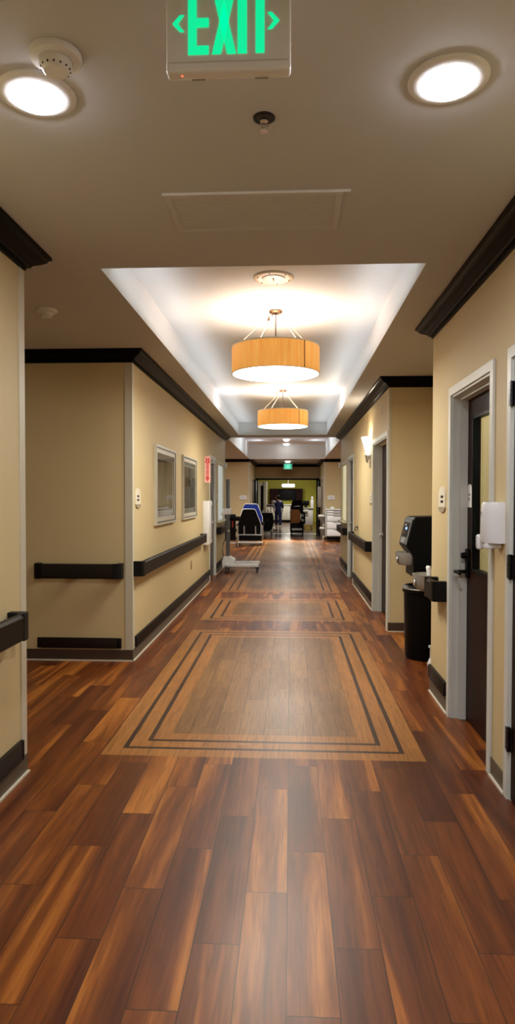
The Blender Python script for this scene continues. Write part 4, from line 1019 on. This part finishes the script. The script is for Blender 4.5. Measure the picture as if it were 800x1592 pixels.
# clothes
V = [(0,0,.74,.150),(0,.0,.86,.165),(0,.0,.98,.158),(0,.01,1.10,.165),(0,.0,1.215,.120),(0,0,1.265,.085)]; E = [(0,1),(1,2),(2,3),(3,4),(4,5)]
for s, f in ((-1, .16), (1, -.12)): chain(4, [(s*.15,0,1.205,.076), (s*.19,-f*.15,1.08,.070), (s*.21,-f*.3,.98,.062), (s*.208,-f*.3+.03,.90,.056)])
skin_mesh('scrub_top', V, E, 'navy', t, 2)
V = [(0,0,.82,.142),(0,0,.92,.125),(0,0,.98,.11)]; E = [(0,1),(1,2)]
for s, f in ((-1, .16), (1, -.12)): chain(0, [(s*.085,f*.1,.72,.106), (s*.09,f*.5+.02,.42,.082), (s*.092,f,.20,.070), (s*.092,f*1.08,.095,.064)])
skin_mesh('trousers', V, E, 'navy', t, 2)
for s, f in ((-1, .16), (1, -.12)):
    b_ = MB(); b_.ball((PX+s*.093, PY+f*1.1+.06, .038), .05, (.85,2.3,.75)); b_.ball((PX+s*.092, PY+f*1.1-.01, .06), .045, (.9,1.1,1)); b_.build('shoe', 'white', t)
b_ = MB(); b_.ball((PX+.008, PY, 1.43), .092, (.95,1.05,1.08)); b_.ball((PX+.04, PY-.08, 1.46), .045); b_.build('hair', 'hair', t)
# face turned to the left
b_ = MB(); b_.ball((PX-.062, PY+.045, 1.425), .05, (.8,1,1.25)); b_.ball((PX-.112, PY+.055, 1.415), .012, (1,.8,1.2)); b_.build('face', 'skin', t)
b_ = MB()
for dy in (-.0,.055): b_.ball((PX-.100, PY+.03+dy*.8, 1.435), .007)
b_.build('eye', 'black', t); B(PX-.104, PX-.098, PY+.035, PY+.065, 1.384, 1.389).build('mouth', 'red', t)
MB().ball((PX-.03, PY-.045, 1.42), .018, (.5,.8,1.3)).build('ear', 'skin', t)
for s, f in ((-1, .16), (1, -.12)): MB().lathe([(.040,.97),(.045,.975),(.045,1.0),(.040,1.005)], (PX+s*.204, PY-f*.3, -.02), seg=16).build('cuff', 'white', t)

# ------------------------------------------------------------------ LIGHTS
def lamp(kind, loc, power, color, size=.1, rot=(0,0,0), **k):
    l = bpy.data.lights.new('lamp', kind); l.energy = power; l.color = color
    if kind == 'AREA': l.shape = 'DISK'; l.size = size
    else: l.shadow_soft_size = size
    for a, b2 in k.items(): setattr(l, a, b2)
    o = bpy.data.objects.new('light', l); COL.objects.link(o); o.location = loc; o.rotation_euler = rot; return o
COOL = (.95,.955,1); HALL = (1,.95,.84)
for x, y in ((-.802,2.03),(.475,2.02)):
    lamp('AREA', (x,y,H-.035), 15, COOL, .18, spread=radians(175))
for x, y in ((-.80,-1.0),(.475,-1.0)): lamp('AREA', (x,y,H-.022), 22, COOL, .18)  # unseen downlights added behind the camera to light the foreground
lamp('AREA', (-2.9,4.45,H-.02), 3, HALL, .18)
for x, y in ((-.124,5.30),(-.113,9.22)):
    lamp('AREA', (x,y,2.440), 46, HALL, .66, spread=pi)
    lamp('POINT', (x,y,2.50), 14, (1,.97,.86), .06)
lamp('POINT', (XR-.07,8.58,2.19), 9, (1,.88,.68), .03)
for x, sg in ((TX0+.17, 1), (TX1-.17, -1)):      # unseen strip lamps added to brighten both sides of the raised ceiling
    o = lamp('AREA', (x, (TY0+TY1)/2, 2.735), 7, (.95,.975,1), .04, rot=(0, radians(180-sg*12), 0)); o.data.shape = 'RECTANGLE'; o.data.size = .04; o.data.size_y = TY1-TY0-.3
    lamp('POINT', (x+sg*.04, 9.3, TZ-.11), 1.2, (.88,.94,1), .03)  # added lamp without a fixture, makes the glow patch beside the tray side
for x in (UX0+.35, UX1-.35): lamp('POINT', (x, 20.0, UZ-.17), 2.5, (.88,.94,1), .04)  # added lamps without fixtures, brighten the far tray's corners
lamp('AREA', (-.13,17.8,2.75), 26, (.94,.97,1), 1.6, rot=(pi,0,0))  # unseen uplight added to even out the far tray ceiling
for x, y, z in ((-.127,19.7,UZ),(-.137,21.3,UZ)): lamp('AREA', (x,y,z-.07), 34, (1,.95,.86), .2, spread=radians(115 if y < 21 else 60))
lamp('AREA', (-.12,16.5,UZ-.02), 32, (1,.95,.86), .3)  # extra lamp without a fixture, added to brighten the far hall
lamp('AREA', (-.10,23.0,H-.07), 8, (1,.90,.75), .18)
for x in (-2.8, 2.6): lamp('AREA', (x,18.3,H-.02), 75, (1,.97,.90), .3)  # unseen lamps added to brighten the cross corridor walls
lamp('AREA', (1.6,33.5,H-.02), 60, (1,.95,.84), .5)  # added fill for the room beyond, no fixture
lamp('AREA', (-.12,36,1.985), 12, (1,.97,.85), .2)
lamp('AREA', (-.1,31,H-.02), 70, (1,.95,.84), .5)  # added room fill over the person, no fixture
lamp('AREA', (.9,28,H-.02), 50, (1,.95,.84), .4)  # added room fill near the doorway, no fixture
lamp('POINT', (2.2,3.4,2.3), 55, (1,1,.85), .1)
w = bpy.data.worlds.new('World'); bpy.context.scene.world = w; w.use_nodes = True
w.node_tree.nodes['Background'].inputs[0].default_value = (.9,.85,.8,1); w.node_tree.nodes['Background'].inputs[1].default_value = .008

# ------------------------------------------------------------------ CAMERA
f, yaw, pitch, roll = 1004.2, .05092, -.02346, .00159
cy, sy = cos(yaw), sin(yaw)
fwd = Vector((-sy*cos(pitch), cy*cos(pitch), sin(pitch))); right = Vector((cy, sy, 0)); up = right.cross(fwd)
r_ = right*cos(roll) + up*sin(roll); u_ = -right*sin(roll) + up*cos(roll)
cam = bpy.data.cameras.new('camera'); cam.sensor_fit = 'VERTICAL'; cam.sensor_height = 36; cam.lens = f/1592*36; cam.clip_start = .05; cam.clip_end = 200
co = bpy.data.objects.new('camera', cam); COL.objects.link(co)
mw = Matrix.Identity(4)
for i in range(3): mw[i][0] = r_[i]; mw[i][1] = u_[i]; mw[i][2] = -fwd[i]
mw[0][3], mw[1][3], mw[2][3] = 0, 0, 1.45
co.matrix_world = mw
sc = bpy.context.scene; sc.camera = co
sc.view_settings.view_transform = 'Standard'; sc.view_settings.look = 'None'; sc.view_settings.gamma = 1; sc.view_settings.use_curve_mapping = False
sc.view_settings.exposure = 0
